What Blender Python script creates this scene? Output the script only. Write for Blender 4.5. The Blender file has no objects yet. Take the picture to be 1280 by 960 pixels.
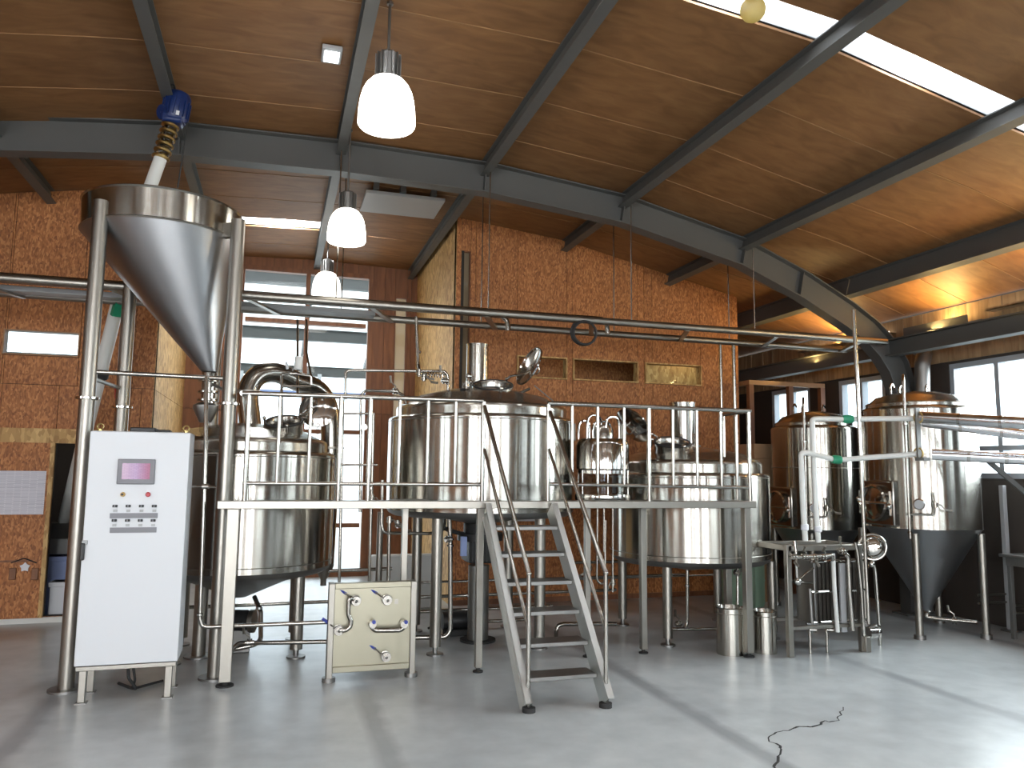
import bpy, math, random
from mathutils import Vector as V, Matrix
random.seed(7)
S = bpy.context.scene
COL = S.collection
R = math.radians
PI = math.pi

# ------------------------------------------------------------------ camera
F_PX, PITCH, ROLL, YAW, CAM_H = 962.5, R(6.40), R(0.638), R(16.96), 1.6
_f0 = V((math.sin(YAW), math.cos(YAW), 0)); _r0 = V((math.cos(YAW), -math.sin(YAW), 0)); _u0 = V((0, 0, 1))
FW = math.cos(PITCH)*_f0 + math.sin(PITCH)*_u0
_uc = math.cos(PITCH)*_u0 - math.sin(PITCH)*_f0
RT = math.cos(ROLL)*_r0 + math.sin(ROLL)*_uc
UP = math.cos(ROLL)*_uc - math.sin(ROLL)*_r0
EYE = V((0, 0, CAM_H))
cd = bpy.data.cameras.new('camera'); cam = bpy.data.objects.new('camera', cd); COL.objects.link(cam)
cam.matrix_world = Matrix(((RT.x, UP.x, -FW.x, 0), (RT.y, UP.y, -FW.y, 0), (RT.z, UP.z, -FW.z, CAM_H), (0, 0, 0, 1)))
cd.sensor_fit = 'HORIZONTAL'; cd.sensor_width = 36; cd.lens = F_PX*36/1280; cd.clip_end = 300; cd.clip_start = 0.05
S.camera = cam

# ------------------------------------------------------------------ sky, daylight, exposure
S.view_settings.view_transform = 'Standard'; S.view_settings.look = 'None'
S.view_settings.gamma = 1; S.view_settings.use_curve_mapping = False
S.view_settings.exposure = 0.0
S.cycles.use_denoising = True
S.cycles.max_bounces = 10; S.cycles.transparent_max_bounces = 12
S.cycles.caustics_reflective = False; S.cycles.caustics_refractive = False
S.cycles.sample_clamp_indirect = 6
W = bpy.data.worlds.new('overcast_sky'); S.world = W; W.use_nodes = True
_bg = W.node_tree.nodes['Background']
_bg.inputs[0].default_value = (0.88, 0.94, 1.0, 1); _bg.inputs[1].default_value = 4.5

def area(name, loc, direction, sx, sy, power, color=(0.95, 0.98, 1.0), spread=180):
    l = bpy.data.lights.new(name, 'AREA'); l.shape = 'RECTANGLE'; l.size = sx; l.size_y = sy
    l.energy = power; l.color = color; l.spread = R(spread)
    o = bpy.data.objects.new(name, l); COL.objects.link(o); o.location = loc
    o.rotation_euler = V(direction).to_track_quat('-Z', 'Y').to_euler()
    return o
DAY = 1.0
FRONT = ((-5.2, -4.6), (-3.9, -3.0), (-2.1, -1.7), (-0.9, 0.1), (1.3, 1.6), (2.3, 3.0))  # unseen doorway split into slits to stripe the tank reflections
for _x0, _x1 in FRONT:
    area('daylight_front_door', ((_x0+_x1)/2, -6.15, 2.0), (0, 1, -.22), _x1-_x0, 3.6, 112*DAY*(_x1-_x0), spread=140)
area('daylight_front_window', (4.9, -6.25, 2.3), (0, 1, 0), 2.2, 1.4, 120*DAY)
for _y in (-3.6, -0.6, 2.4):
    area('daylight_side_window', (7.85, _y, 2.25), (-1, 0, -.6), 2.1, 1.3, 95*DAY, spread=95)
area('daylight_side_window', (7.85, 5.95, 2.25), (-1, 0, -.45), 2.5, 1.5, 150*DAY, spread=105)
for _y in (-3, 1.5):
    area('daylight_left_window', (-6.85, _y, 2.25), (1, 0, -.3), 2.2, 1.3, 60*DAY, spread=125)

# ------------------------------------------------------------------ helpers
def A(px, py, Y):
    d = FW + RT*((px-640)/F_PX) + UP*((480-py)/F_PX)
    return EYE + d*(Y/d.y)
def AX(px, py, X):
    d = FW + RT*((px-640)/F_PX) + UP*((480-py)/F_PX)
    return EYE + d*(X/d.x)
def G(px, py, z=0.0):
    d = FW + RT*((px-640)/F_PX) + UP*((480-py)/F_PX)
    return EYE + d*((z-CAM_H)/d.z)

def tag(o, label=None, cat=None, group=None, kind=None):
    if label: o['label'] = label
    if cat: o['category'] = cat
    if group: o['group'] = group
    if kind: o['kind'] = kind
    return o
def wl(o):
    p = V((0, 0, 0))
    while o: p = p + V(o.location); o = o.parent
    return p
def E(name, label, cat, loc, group=None, kind=None):
    o = bpy.data.objects.new(name, None); o.empty_display_size = 0.1; COL.objects.link(o); o.location = loc
    return tag(o, label, cat, group, kind)
def frame_of(a):
    a = V(a).normalized()
    h = V((0, 0, 1)) if abs(a.z) < 0.95 else V((1, 0, 0))
    x = h.cross(a).normalized(); y = a.cross(x)
    return x, y, a
def fillet(pts, r, n=5):
    pts = [V(p) for p in pts]
    if r <= 0 or len(pts) < 3: return pts
    out = [pts[0]]
    for i in range(1, len(pts)-1):
        p, a, b = pts[i], pts[i-1], pts[i+1]
        d1, d2 = (a-p), (b-p); l1, l2 = d1.length, d2.length
        d1.normalize(); d2.normalize()
        ang = d1.angle(d2)
        if ang > 3.0: out.append(p); continue
        t = min(r/math.tan(ang/2), l1*0.48, l2*0.48)
        q1, q2 = p+d1*t, p+d2*t
        for k in range(n+1):
            s = k/n
            out.append((q1*(1-s)**2 + p*2*s*(1-s) + q2*s*s))
    out.append(pts[-1])
    return out

class MB:
    def __init__(s): s.v = []; s.f = []
    def add(s, vs, fs):
        n = len(s.v); s.v += [V(v) for v in vs]; s.f += [tuple(i+n for i in f) for f in fs]; return s
    def box(s, c, d, M=None):
        c = V(c); x, y, z = d[0]/2, d[1]/2, d[2]/2
        vs = [V((a*x, b*y, e*z)) for a in (-1, 1) for b in (-1, 1) for e in (-1, 1)]
        if M: vs = [M @ v for v in vs]
        return s.add([c+v for v in vs], [(0, 1, 3, 2), (4, 6, 7, 5), (0, 4, 5, 1), (2, 3, 7, 6), (0, 2, 6, 4), (1, 5, 7, 3)])
    def bb(s, lo, hi):
        lo, hi = V(lo), V(hi); return s.box((lo+hi)/2, hi-lo)
    def bar(s, p, q, w, h, up=(0, 0, 1)):
        p, q = V(p), V(q); a = (q-p).normalized(); up = V(up)
        x = a.cross(up)
        if x.length < 1e-4: x = a.cross(V((0, 1, 0)))
        x.normalize(); y = x.cross(a)
        vs = [b + x*(i*w/2) + y*(j*h/2) for b in (p, q) for i, j in ((-1, -1), (1, -1), (1, 1), (-1, 1))]
        return s.add(vs, [(3, 2, 1, 0), (4, 5, 6, 7), (0, 1, 5, 4), (1, 2, 6, 5), (2, 3, 7, 6), (3, 0, 4, 7)])
    def tube(s, pts, r, n=10, fil=0, closed=False, cap=True):
        pts = fillet(pts, fil) if not closed else [V(p) for p in pts]
        m = len(pts); rr = r if isinstance(r, (list, tuple)) else [r]*m
        if len(rr) != m: rr = [rr[0]]*m
        tans = []
        for i in range(m):
            a = pts[i-1] if (i > 0 or closed) else pts[i]
            b = pts[(i+1) % m] if (i < m-1 or closed) else pts[i]
            t = (b-a); tans.append(t.normalized() if t.length > 1e-9 else V((0, 0, 1)))
        x, y, _ = frame_of(tans[0]); vs = []
        for i in range(m):
            t = tans[i]
            x = (x - t*x.dot(t))
            if x.length < 1e-6: x = frame_of(t)[0]
            x.normalize(); y = t.cross(x)
            vs += [pts[i] + (x*math.cos(2*PI*k/n) + y*math.sin(2*PI*k/n))*rr[i] for k in range(n)]
        fs = []
        for i in range(m if closed else m-1):
            j = (i+1) % m
            fs += [(i*n+k, i*n+(k+1) % n, j*n+(k+1) % n, j*n+k) for k in range(n)]
        if cap and not closed:
            fs += [tuple(range(n-1, -1, -1)), tuple((m-1)*n+k for k in range(n))]
        return s.add(vs, fs)
    def lathe(s, prof, c=(0, 0, 0), axis=(0, 0, 1), n=32):
        x, y, a = frame_of(axis); c = V(c); vs = []; fs = []; m = len(prof); idx = []
        for r, h in prof:
            if r < 1e-6: idx.append([len(vs)]*n); vs.append(c + a*h)
            else:
                idx.append([len(vs)+k for k in range(n)])
                vs += [c + a*h + (x*math.cos(2*PI*k/n) + y*math.sin(2*PI*k/n))*r for k in range(n)]
        for i in range(m-1):
            for k in range(n):
                q = [idx[i][k], idx[i][(k+1) % n], idx[i+1][(k+1) % n], idx[i+1][k]]
                u = []
                for t in q:
                    if t not in u: u.append(t)
                if len(u) > 2: fs.append(tuple(u))
        return s.add(vs, fs)
    def cyl(s, p, q, r, n=16):
        p, q = V(p), V(q); L = (q-p).length
        return s.lathe([(0, 0), (r, 0), (r, L), (0, L)], p, q-p, n)
    def ring(s, c, axis, R0, r, n=28, m=8):
        x, y, a = frame_of(axis); c = V(c)
        return s.tube([c + (x*math.cos(2*PI*k/n) + y*math.sin(2*PI*k/n))*R0 for k in range(n)], r, m, closed=True)
    def ball(s, c, r, n=14, sz=1.0, axis=(0, 0, 1)):
        k = 8
        return s.lathe([(r*math.sin(PI*i/k) if 0 < i < k else 0, -r*sz*math.cos(PI*i/k)) for i in range(k+1)], c, axis, n)
    def loft(s, rings, cap=False):
        n = len(rings[0]); vs = [p for r in rings for p in r]
        fs = [(i*n+k, i*n+(k+1) % n, (i+1)*n+(k+1) % n, (i+1)*n+k) for i in range(len(rings)-1) for k in range(n)]
        if cap: fs += [tuple(range(n-1, -1, -1)), tuple((len(rings)-1)*n+k for k in range(n))]
        return s.add(vs, fs)
    def build(s, name, mat, parent=None, base=None, smooth=True, bevel=0):
        if parent: o0 = wl(parent)
        elif base is not None: o0 = V(base)
        else:
            xs = [v.x for v in s.v]; ys = [v.y for v in s.v]; zs = [v.z for v in s.v]
            o0 = V(((min(xs)+max(xs))/2, (min(ys)+max(ys))/2, min(zs)))
        me = bpy.data.meshes.new(name); me.from_pydata([v-o0 for v in s.v], [], s.f); me.materials.append(mat)
        if smooth:
            me.polygons.foreach_set('use_smooth', [True]*len(me.polygons)); me.set_sharp_from_angle(angle=R(38))
        o = bpy.data.objects.new(name, me); COL.objects.link(o)
        if parent: o.parent = parent
        else: o.location = o0
        if bevel:
            b = o.modifiers.new('bevel', 'BEVEL'); b.width = bevel; b.segments = 2; b.limit_method = 'ANGLE'
        return o

# ------------------------------------------------------------------ materials
def newmat(name):
    m = bpy.data.materials.new(name); m.use_nodes = True
    nt = m.node_tree; return m, nt, nt.nodes['Principled BSDF'], nt.nodes.new, nt.links.new
def plain(name, col, rough=0.5, metal=0.0, coat=0.0, em=None, es=0):
    m, nt, b, N, L = newmat(name)
    b.inputs['Base Color'].default_value = (*col, 1); b.inputs['Roughness'].default_value = rough
    b.inputs['Metallic'].default_value = metal; b.inputs['Coat Weight'].default_value = coat
    if em: b.inputs['Emission Color'].default_value = (*em, 1); b.inputs['Emission Strength'].default_value = es
    # slight unevenness of tone and gloss
    tc = N('ShaderNodeTexCoord'); n = N('ShaderNodeTexNoise'); n.inputs['Scale'].default_value = 9; n.inputs['Detail'].default_value = 4
    L(tc.outputs['Object'], n.inputs['Vector'])
    mr = N('ShaderNodeMapRange'); mr.inputs[3].default_value = max(0.02, rough-0.06); mr.inputs[4].default_value = min(1, rough+0.08)
    L(n.outputs['Fac'], mr.inputs[0]); L(mr.outputs[0], b.inputs['Roughness'])
    return m
def steel(name, col=(0.60, 0.585, 0.56), rough=0.22, aniso=0.0, dirt=0.12):
    m, nt, b, N, L = newmat(name)
    b.inputs['Metallic'].default_value = 1
    tc = N('ShaderNodeTexCoord'); mp = N('ShaderNodeMapping'); mp.inputs['Scale'].default_value = (1, 1, 4) if aniso else (3, 3, 3)
    n = N('ShaderNodeTexNoise'); n.inputs['Scale'].default_value = 6; n.inputs['Detail'].default_value = 5
    L(tc.outputs['Object'], mp.inputs[0]); L(mp.outputs[0], n.inputs['Vector'])
    mr = N('ShaderNodeMapRange'); mr.inputs[3].default_value = max(0.04, rough-0.04); mr.inputs[4].default_value = rough+0.05
    L(n.outputs['Fac'], mr.inputs[0]); L(mr.outputs[0], b.inputs['Roughness'])
    mx = N('ShaderNodeMix'); mx.data_type = 'RGBA'; mx.inputs[6].default_value = (*col, 1); mx.inputs[7].default_value = (*[c*(1-dirt) for c in col], 1)
    n2 = N('ShaderNodeTexNoise'); n2.inputs['Scale'].default_value = 2.3; n2.inputs['Detail'].default_value = 6
    L(tc.outputs['Object'], n2.inputs['Vector']); L(n2.outputs['Fac'], mx.inputs[0]); L(mx.outputs[2], b.inputs['Base Color'])
    if aniso:
        b.inputs['Anisotropic'].default_value = aniso; b.inputs['Anisotropic Rotation'].default_value = 0.25
        t = N('ShaderNodeTangent'); t.direction_type = 'RADIAL'; t.axis = 'Z'; L(t.outputs[0], b.inputs['Tangent'])
    return m
def osb(name, c0, c1, c2, scale=34, rough=0.6, jitter=0.12):
    # strand board: short overlapping flakes of several tones
    m, nt, b, N, L = newmat(name)
    tc = N('ShaderNodeTexCoord'); oi = N('ShaderNodeObjectInfo')
    mp = N('ShaderNodeMapping'); mp.inputs['Scale'].default_value = (1, 1, 0.42); mp.inputs['Rotation'].default_value = (0.2, 0.35, 0.1)
    L(tc.outputs['Object'], mp.inputs[0])
    wn = N('ShaderNodeTexNoise'); wn.inputs['Scale'].default_value = 7; L(tc.outputs['Object'], wn.inputs['Vector'])
    mv = N('ShaderNodeMix'); mv.data_type = 'VECTOR'; mv.inputs[0].default_value = 0.035
    L(mp.outputs[0], mv.inputs[4]); L(wn.outputs['Color'], mv.inputs[5])
    vo = N('ShaderNodeTexVoronoi'); vo.inputs['Scale'].default_value = scale; L(mv.outputs[1], vo.inputs['Vector'])
    sp = N('ShaderNodeSeparateColor'); L(vo.outputs['Color'], sp.inputs[0])
    cr = N('ShaderNodeValToRGB'); e = cr.color_ramp.elements
    e[0].position = 0; e[0].color = (*c0, 1); e[1].position = 1; e[1].color = (*c2, 1)
    k = e.new(0.22); k.color = (*[(a+c)/2 for a, c in zip(c0, c1)], 1); k = e.new(0.6); k.color = (*c1, 1)
    L(sp.outputs[0], cr.inputs[0])
    big = N('ShaderNodeTexNoise'); big.inputs['Scale'].default_value = 1.6; big.inputs['Detail'].default_value = 5; L(tc.outputs['Object'], big.inputs['Vector'])
    hs = N('ShaderNodeHueSaturation'); L(cr.outputs[0], hs.inputs['Color'])
    ad = N('ShaderNodeMath'); ad.operation = 'MULTIPLY_ADD'; ad.inputs[1].default_value = jitter; L(oi.outputs['Random'], ad.inputs[0])
    mr = N('ShaderNodeMapRange'); mr.inputs[3].default_value = 0.78; mr.inputs[4].default_value = 1.14; L(big.outputs['Fac'], mr.inputs[0])
    L(mr.outputs[0], ad.inputs[2]); L(ad.outputs[0], hs.inputs['Value'])
    L(hs.outputs[0], b.inputs['Base Color']); b.inputs['Roughness'].default_value = rough
    bp = N('ShaderNodeBump'); bp.inputs['Strength'].default_value = 0.15; bp.inputs['Distance'].default_value = 0.003
    L(sp.outputs[1], bp.inputs['Height']); L(bp.outputs[0], b.inputs['Normal'])
    return m
def wood(name, c0, c1, scale=(14, 1.2, 14), rough=0.5, jitter=0.15, knots=0.0):
    m, nt, b, N, L = newmat(name)
    tc = N('ShaderNodeTexCoord'); oi = N('ShaderNodeObjectInfo'); mp = N('ShaderNodeMapping'); mp.inputs['Scale'].default_value = scale
    va = N('ShaderNodeVectorMath'); va.operation = 'ADD'; L(tc.outputs['Object'], va.inputs[0]); L(oi.outputs['Random'], va.inputs[1])
    L(va.outputs[0], mp.inputs[0])
    n = N('ShaderNodeTexNoise'); n.inputs['Scale'].default_value = 1.5; n.inputs['Detail'].default_value = 7; n.inputs['Distortion'].default_value = 0.8
    L(mp.outputs[0], n.inputs['Vector'])
    cr = N('ShaderNodeValToRGB'); cr.color_ramp.elements[0].position = 0.3; cr.color_ramp.elements[1].position = 0.72
    cr.color_ramp.elements[0].color = (*c0, 1); cr.color_ramp.elements[1].color = (*c1, 1); L(n.outputs['Fac'], cr.inputs[0])
    hs = N('ShaderNodeHueSaturation'); L(cr.outputs[0], hs.inputs['Color'])
    ad = N('ShaderNodeMath'); ad.operation = 'MULTIPLY_ADD'; ad.inputs[1].default_value = jitter; ad.inputs[2].default_value = 1-jitter/2
    L(oi.outputs['Random'], ad.inputs[0]); L(ad.outputs[0], hs.inputs['Value'])
    L(hs.outputs[0], b.inputs['Base Color']); b.inputs['Roughness'].default_value = rough
    return m
def pane_mat(name, tint=(0.93, 0.97, 0.98), gloss=0.08):
    m = bpy.data.materials.new(name); m.use_nodes = True; nt = m.node_tree; N = nt.nodes.new; L = nt.links.new
    nt.nodes.remove(nt.nodes['Principled BSDF'])
    t = N('ShaderNodeBsdfTransparent'); t.inputs[0].default_value = (*tint, 1)
    g = N('ShaderNodeBsdfGlossy'); g.inputs['Roughness'].default_value = 0.03
    fr = N('ShaderNodeFresnel'); fr.inputs[0].default_value = 1.45
    ge = N('ShaderNodeNewGeometry'); iv = N('ShaderNodeMath'); iv.operation = 'SUBTRACT'; iv.inputs[0].default_value = 1; L(ge.outputs['Backfacing'], iv.inputs[1])
    fm = N('ShaderNodeMath'); fm.operation = 'MULTIPLY'; L(fr.outputs[0], fm.inputs[0]); L(iv.outputs[0], fm.inputs[1])
    mx = N('ShaderNodeMixShader'); L(fm.outputs[0], mx.inputs[0]); L(t.outputs[0], mx.inputs[1]); L(g.outputs[0], mx.inputs[2])
    L(mx.outputs[0], nt.nodes['Material Output'].inputs[0]); return m
def milky_mat(name, col=(0.8, 0.82, 0.8), clear=0.25, ribs=0):
    m = bpy.data.materials.new(name); m.use_nodes = True; nt = m.node_tree; N = nt.nodes.new; L = nt.links.new
    nt.nodes.remove(nt.nodes['Principled BSDF'])
    a = N('ShaderNodeBsdfTranslucent'); a.inputs[0].default_value = (*col, 1)
    d = N('ShaderNodeBsdfDiffuse'); d.inputs[0].default_value = (*col, 1)
    m1 = N('ShaderNodeMixShader'); m1.inputs[0].default_value = 0.35; L(a.outputs[0], m1.inputs[1]); L(d.outputs[0], m1.inputs[2])
    t = N('ShaderNodeBsdfTransparent'); m2 = N('ShaderNodeMixShader'); m2.inputs[0].default_value = clear
    L(m1.outputs[0], m2.inputs[1]); L(t.outputs[0], m2.inputs[2]); L(m2.outputs[0], nt.nodes['Material Output'].inputs[0]); return m
def floor_mat():
    m, nt, b, N, L = newmat('polished_concrete')
    tc = N('ShaderNodeTexCoord')
    n1 = N('ShaderNodeTexNoise'); n1.inputs['Scale'].default_value = 0.55; n1.inputs['Detail'].default_value = 8; n1.inputs['Roughness'].default_value = 0.6
    n2 = N('ShaderNodeTexNoise'); n2.inputs['Scale'].default_value = 5; n2.inputs['Detail'].default_value = 8
    L(tc.outputs['Object'], n1.inputs['Vector']); L(tc.outputs['Object'], n2.inputs['Vector'])
    cr = N('ShaderNodeValToRGB'); cr.color_ramp.elements[0].position = 0.36; cr.color_ramp.elements[1].position = 0.66
    cr.color_ramp.elements[0].color = (0.41, 0.435, 0.445, 1); cr.color_ramp.elements[1].color = (0.56, 0.585, 0.59, 1); L(n1.outputs['Fac'], cr.inputs[0])
    mx = N('ShaderNodeMix'); mx.data_type = 'RGBA'; mx.blend_type = 'OVERLAY'; mx.inputs[0].default_value = 0.28
    L(cr.outputs[0], mx.inputs[6]); L(n2.outputs['Fac'], mx.inputs[7])
    # darker worn stripes along the slab joints
    sx = N('ShaderNodeSeparateXYZ'); L(tc.outputs['Object'], sx.inputs[0])
    wob = N('ShaderNodeMath'); wob.operation = 'MULTIPLY_ADD'; wob.inputs[1].default_value = 0.08; L(n2.outputs['Fac'], wob.inputs[0]); L(sx.outputs[0], wob.inputs[2])
    o = N('ShaderNodeMath'); o.operation = 'ADD'; o.inputs[1].default_value = 1.38+0.99; L(wob.outputs[0], o.inputs[0])
    md = N('ShaderNodeMath'); md.operation = 'PINGPONG'; md.inputs[1].default_value = 1.03; L(o.outputs[0], md.inputs[0])
    st = N('ShaderNodeMapRange'); st.inputs[1].default_value = 0.93; st.inputs[2].default_value = 1.0; L(md.outputs[0], st.inputs[0])
    n3 = N('ShaderNodeMath'); n3.operation = 'MULTIPLY'; L(st.outputs[0], n3.inputs[0]); L(n1.outputs['Fac'], n3.inputs[1])
    m2 = N('ShaderNodeMix'); m2.data_type = 'RGBA'; m2.inputs[7].default_value = (0.16, 0.17, 0.19, 1)
    L(n3.outputs[0], m2.inputs[0]); L(mx.outputs[2], m2.inputs[6]); L(m2.outputs[2], b.inputs['Base Color'])
    mr = N('ShaderNodeMapRange'); mr.inputs[3].default_value = 0.24; mr.inputs[4].default_value = 0.36; L(n1.outputs['Fac'], mr.inputs[0]); L(mr.outputs[0], b.inputs['Roughness'])
    bp = N('ShaderNodeBump'); bp.inputs['Strength'].default_value = 0.06; bp.inputs['Distance'].default_value = 0.01; L(n2.outputs['Fac'], bp.inputs['Height']); L(bp.outputs[0], b.inputs['Normal'])
    return m
def paper_mat():
    m, nt, b, N, L = newmat('printed_paper')
    tc = N('ShaderNodeTexCoord'); sx = N('ShaderNodeSeparateXYZ'); L(tc.outputs['Generated'], sx.inputs[0])
    br = N('ShaderNodeTexBrick'); br.inputs['Scale'].default_value = 5; br.inputs['Color1'].default_value = (0.60, 0.61, 0.70, 1); br.inputs['Color2'].default_value = (0.36, 0.37, 0.46, 1)
    br.inputs['Mortar'].default_value = (0.80, 0.80, 0.86, 1); br.inputs['Mortar Size'].default_value = 0.04; br.inputs['Row Height'].default_value = 0.12; br.inputs['Brick Width'].default_value = 1.1
    cb = N('ShaderNodeCombineXYZ'); L(sx.outputs[0], cb.inputs[0]); L(sx.outputs[2], cb.inputs[1]); L(cb.outputs[0], br.inputs['Vector'])
    L(br.outputs['Color'], b.inputs['Base Color']); b.inputs['Roughness'].default_value = 0.7
    return m
def screen_mat():
    m, nt, b, N, L = newmat('touch_screen_picture')
    tc = N('ShaderNodeTexCoord'); sx = N('ShaderNodeSeparateXYZ'); L(tc.outputs['Generated'], sx.inputs[0])
    cr = N('ShaderNodeValToRGB'); cr.color_ramp.elements[0].color = (0.30, 0.10, 0.24, 1); cr.color_ramp.elements[1].color = (0.42, 0.10, 0.19, 1)
    k = cr.color_ramp.elements.new(0.5); k.color = (0.45, 0.28, 0.50, 1); L(sx.outputs[0], cr.inputs[0])
    br = N('ShaderNodeTexBrick'); br.inputs['Scale'].default_value = 3; cb = N('ShaderNodeCombineXYZ'); L(sx.outputs[0], cb.inputs[0]); L(sx.outputs[2], cb.inputs[1]); L(cb.outputs[0], br.inputs['Vector'])
    br.inputs['Color1'].default_value = (0.9, 0.9, 0.9, 1); br.inputs['Color2'].default_value = (0.6, 0.6, 0.7, 1); br.inputs['Mortar'].default_value = (0.3, 0.2, 0.3, 1)
    mx = N('ShaderNodeMix'); mx.data_type = 'RGBA'; mx.blend_type = 'MULTIPLY'; mx.inputs[0].default_value = 0.5
    L(cr.outputs[0], mx.inputs[6]); L(br.outputs['Color'], mx.inputs[7])
    L(mx.outputs[2], b.inputs['Emission Color']); b.inputs['Emission Strength'].default_value = 0.9
    b.inputs['Base Color'].default_value = (0.05, 0.03, 0.05, 1); b.inputs['Roughness'].default_value = 0.12
    return m
M = dict(
    tank=steel('brushed_tank_steel', (0.47, 0.45, 0.405), 0.19, 0.88),
    shell=steel('sheet_steel', (0.45, 0.43, 0.385), 0.24, 0.75),
    pipe=steel('pipe_steel', (0.40, 0.38, 0.345), 0.2),
    satin=steel('satin_steel', (0.35, 0.33, 0.295), 0.36),
    satin2=steel('brushed_stair_steel', (0.70, 0.71, 0.69), 0.42),
    packst=steel('plate_pack_steel', (0.13, 0.115, 0.10), 0.45),  # steel darkened in colour for the brown reflection on the pack
    mirror=steel('polished_steel', (0.56, 0.545, 0.51), 0.1),
    dullst=steel('dull_steel', (0.30, 0.295, 0.285), 0.42),
    panel=steel('panel_steel', (0.33, 0.31, 0.24), 0.36),
    silver=steel('silver_cladding', (0.80, 0.81, 0.83), 0.18),
    cone=steel('cone_steel', (0.33, 0.335, 0.345), 0.36),
    beam=plain('grey_green_paint', (0.092, 0.092, 0.087), 0.5),
    white=plain('cabinet_enamel', (0.66, 0.68, 0.71), 0.38),
    wpipe=plain('white_pipe', (0.72, 0.73, 0.70), 0.4),
    green=plain('green_plastic', (0.02, 0.27, 0.14), 0.35),
    palegreen=plain('pale_green_plastic', (0.32, 0.47, 0.34), 0.5),
    blue=plain('blue_paint', (0.008, 0.024, 0.11), 0.35),
    bluegrip=plain('blue_grip', (0.03, 0.05, 0.32), 0.4),
    red=plain('red_plastic', (0.45, 0.03, 0.04), 0.4),
    yellow=plain('yellow_knob', (0.55, 0.32, 0.05), 0.4),
    black=plain('black_plastic', (0.015, 0.015, 0.016), 0.45),
    rubber=plain('black_rubber', (0.02, 0.02, 0.02), 0.7),
    grey=plain('grey_plastic', (0.20, 0.20, 0.22), 0.45),
    lgrey=plain('light_grey_paint', (0.42, 0.43, 0.44), 0.5),
    dark=plain('dark_lining', (0.03, 0.026, 0.022), 0.8),
    darkwall=plain('dark_wall_board', (0.055, 0.045, 0.038), 0.7),  # underexposed shade on the right wall put into the board colour
    upvc=plain('window_frame_grey', (0.42, 0.46, 0.50), 0.4),
    paper=paper_mat(), plainpaper=plain('plain_paper', (0.75, 0.76, 0.80), 0.7),
    screen=screen_mat(), floor=floor_mat(),
    outside=plain('outside_paving', (0.62, 0.62, 0.60), 0.8),
    canopy=plain('canopy_sheet', (0.55, 0.58, 0.60), 0.6),
    osb=osb('strand_board', (0.23, 0.078, 0.024), (0.43, 0.162, 0.048), (0.58, 0.255, 0.088), 80),
    osbpale=osb('pale_strand_board', (0.34, 0.18, 0.055), (0.56, 0.35, 0.13), (0.70, 0.48, 0.20)),  # strand board lightened to look lit on alcove and partition; also pale trim
    ply=wood('ceiling_ply', (0.185, 0.083, 0.027), (0.285, 0.138, 0.050), (2.0, 6, 6), 0.6, 0.16),
    bead=wood('pale_batten', (0.26, 0.135, 0.06), (0.40, 0.22, 0.10), (3, 8, 8), 0.5),
    timber=wood('brown_timber', (0.16, 0.06, 0.025), (0.27, 0.11, 0.045), (9, 9, 1.2), 0.5),
    plank=wood('weathered_plank', (0.26, 0.17, 0.09), (0.46, 0.33, 0.19), (9, 9, 1.2), 0.55, 0.3),
    pane=pane_mat('window_glass'), clear=pane_mat('clear_tube', (0.85, 0.86, 0.86)),
    milky=milky_mat('corrugated_polycarbonate', (0.50, 0.40, 0.27), 0.12),
    lampglass=plain('lit_opal_shade', (0.9, 0.88, 0.82), 0.3, em=(1.0, 0.95, 0.86), es=6.0),
    opal=milky_mat('opal_shade', (0.75, 0.62, 0.25), 0.1),
    floodglass=plain('lit_flood_glass', (0.9, 0.9, 0.9), 0.3, em=(0.9, 0.97, 1.0), es=4.0),
    gold=plain('brass', (0.50, 0.36, 0.14), 0.3, 1.0),
)
def struct(o, label, cat='structure'):
    return tag(o, label, cat, None, 'structure')

# ------------------------------------------------------------------ setting: floor, walls, roof
ZP = [(-6.6, 3.30), (-5.9, 3.60), (-4.85, 3.93), (-4.0, 4.25), (-2.4, 4.56), (-1.14, 4.73), (0.5, 4.79), (1.97, 4.755), (3.5, 4.59), (5.0, 4.26), (5.85, 4.085), (6.45, 3.915), (7.13, 3.69), (7.6, 3.535)]
def zc(x):
    for (x0, z0), (x1, z1) in zip(ZP, ZP[1:]):
        if x <= x1: return z0 + (z1-z0)*(x-x0)/(x1-x0)
    return ZP[-1][1]
YW, YB, XR, XL, YF = 9.15, 11.95, 7.5, -6.5, -6.0      # back wall, alcove back, right, left, front
AL, AR = -1.30, 2.05                                     # alcove sides
CX = 6.05                                                # corner where the back wall ends

m = MB(); m.bb((XL-.2, YF-.2, -0.12), (XR+.2, YB+.15, 0)); floor = m.build('floor', M['floor'], base=(0, 0, 0), smooth=False)
struct(floor, 'glossy grey concrete hall floor', 'floor')
m = MB()                                                 # the crack in the slab
cp = [G(x, y) for x, y in ((966, 968), (972, 955), (978, 938), (962, 926), (967, 915), (985, 913), (1004, 908), (1018, 909), (1028, 902), (1044, 903), (1052, 893), (1058, 882))]
pp = []
for a, b in zip(cp, cp[1:]):
    for k in range(4):
        p = a.lerp(b, k/4); pp.append(p + V((random.uniform(-.02, .02), random.uniform(-.02, .02), 0)))
for i, (a, b) in enumerate(zip(pp, pp[1:])):
    d = (b-a).normalized(); s_ = V((-d.y, d.x, 0)); w = random.uniform(.003, .009)
    m.add([a+s_*w+V((0, 0, .0012)), b+s_*w+V((0, 0, .0012)), b-s_*w+V((0, 0, .0012)), a-s_*w+V((0, 0, .0012))], [(3, 2, 1, 0)])
m.build('crack', M['rubber'], floor, smooth=False)

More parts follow.
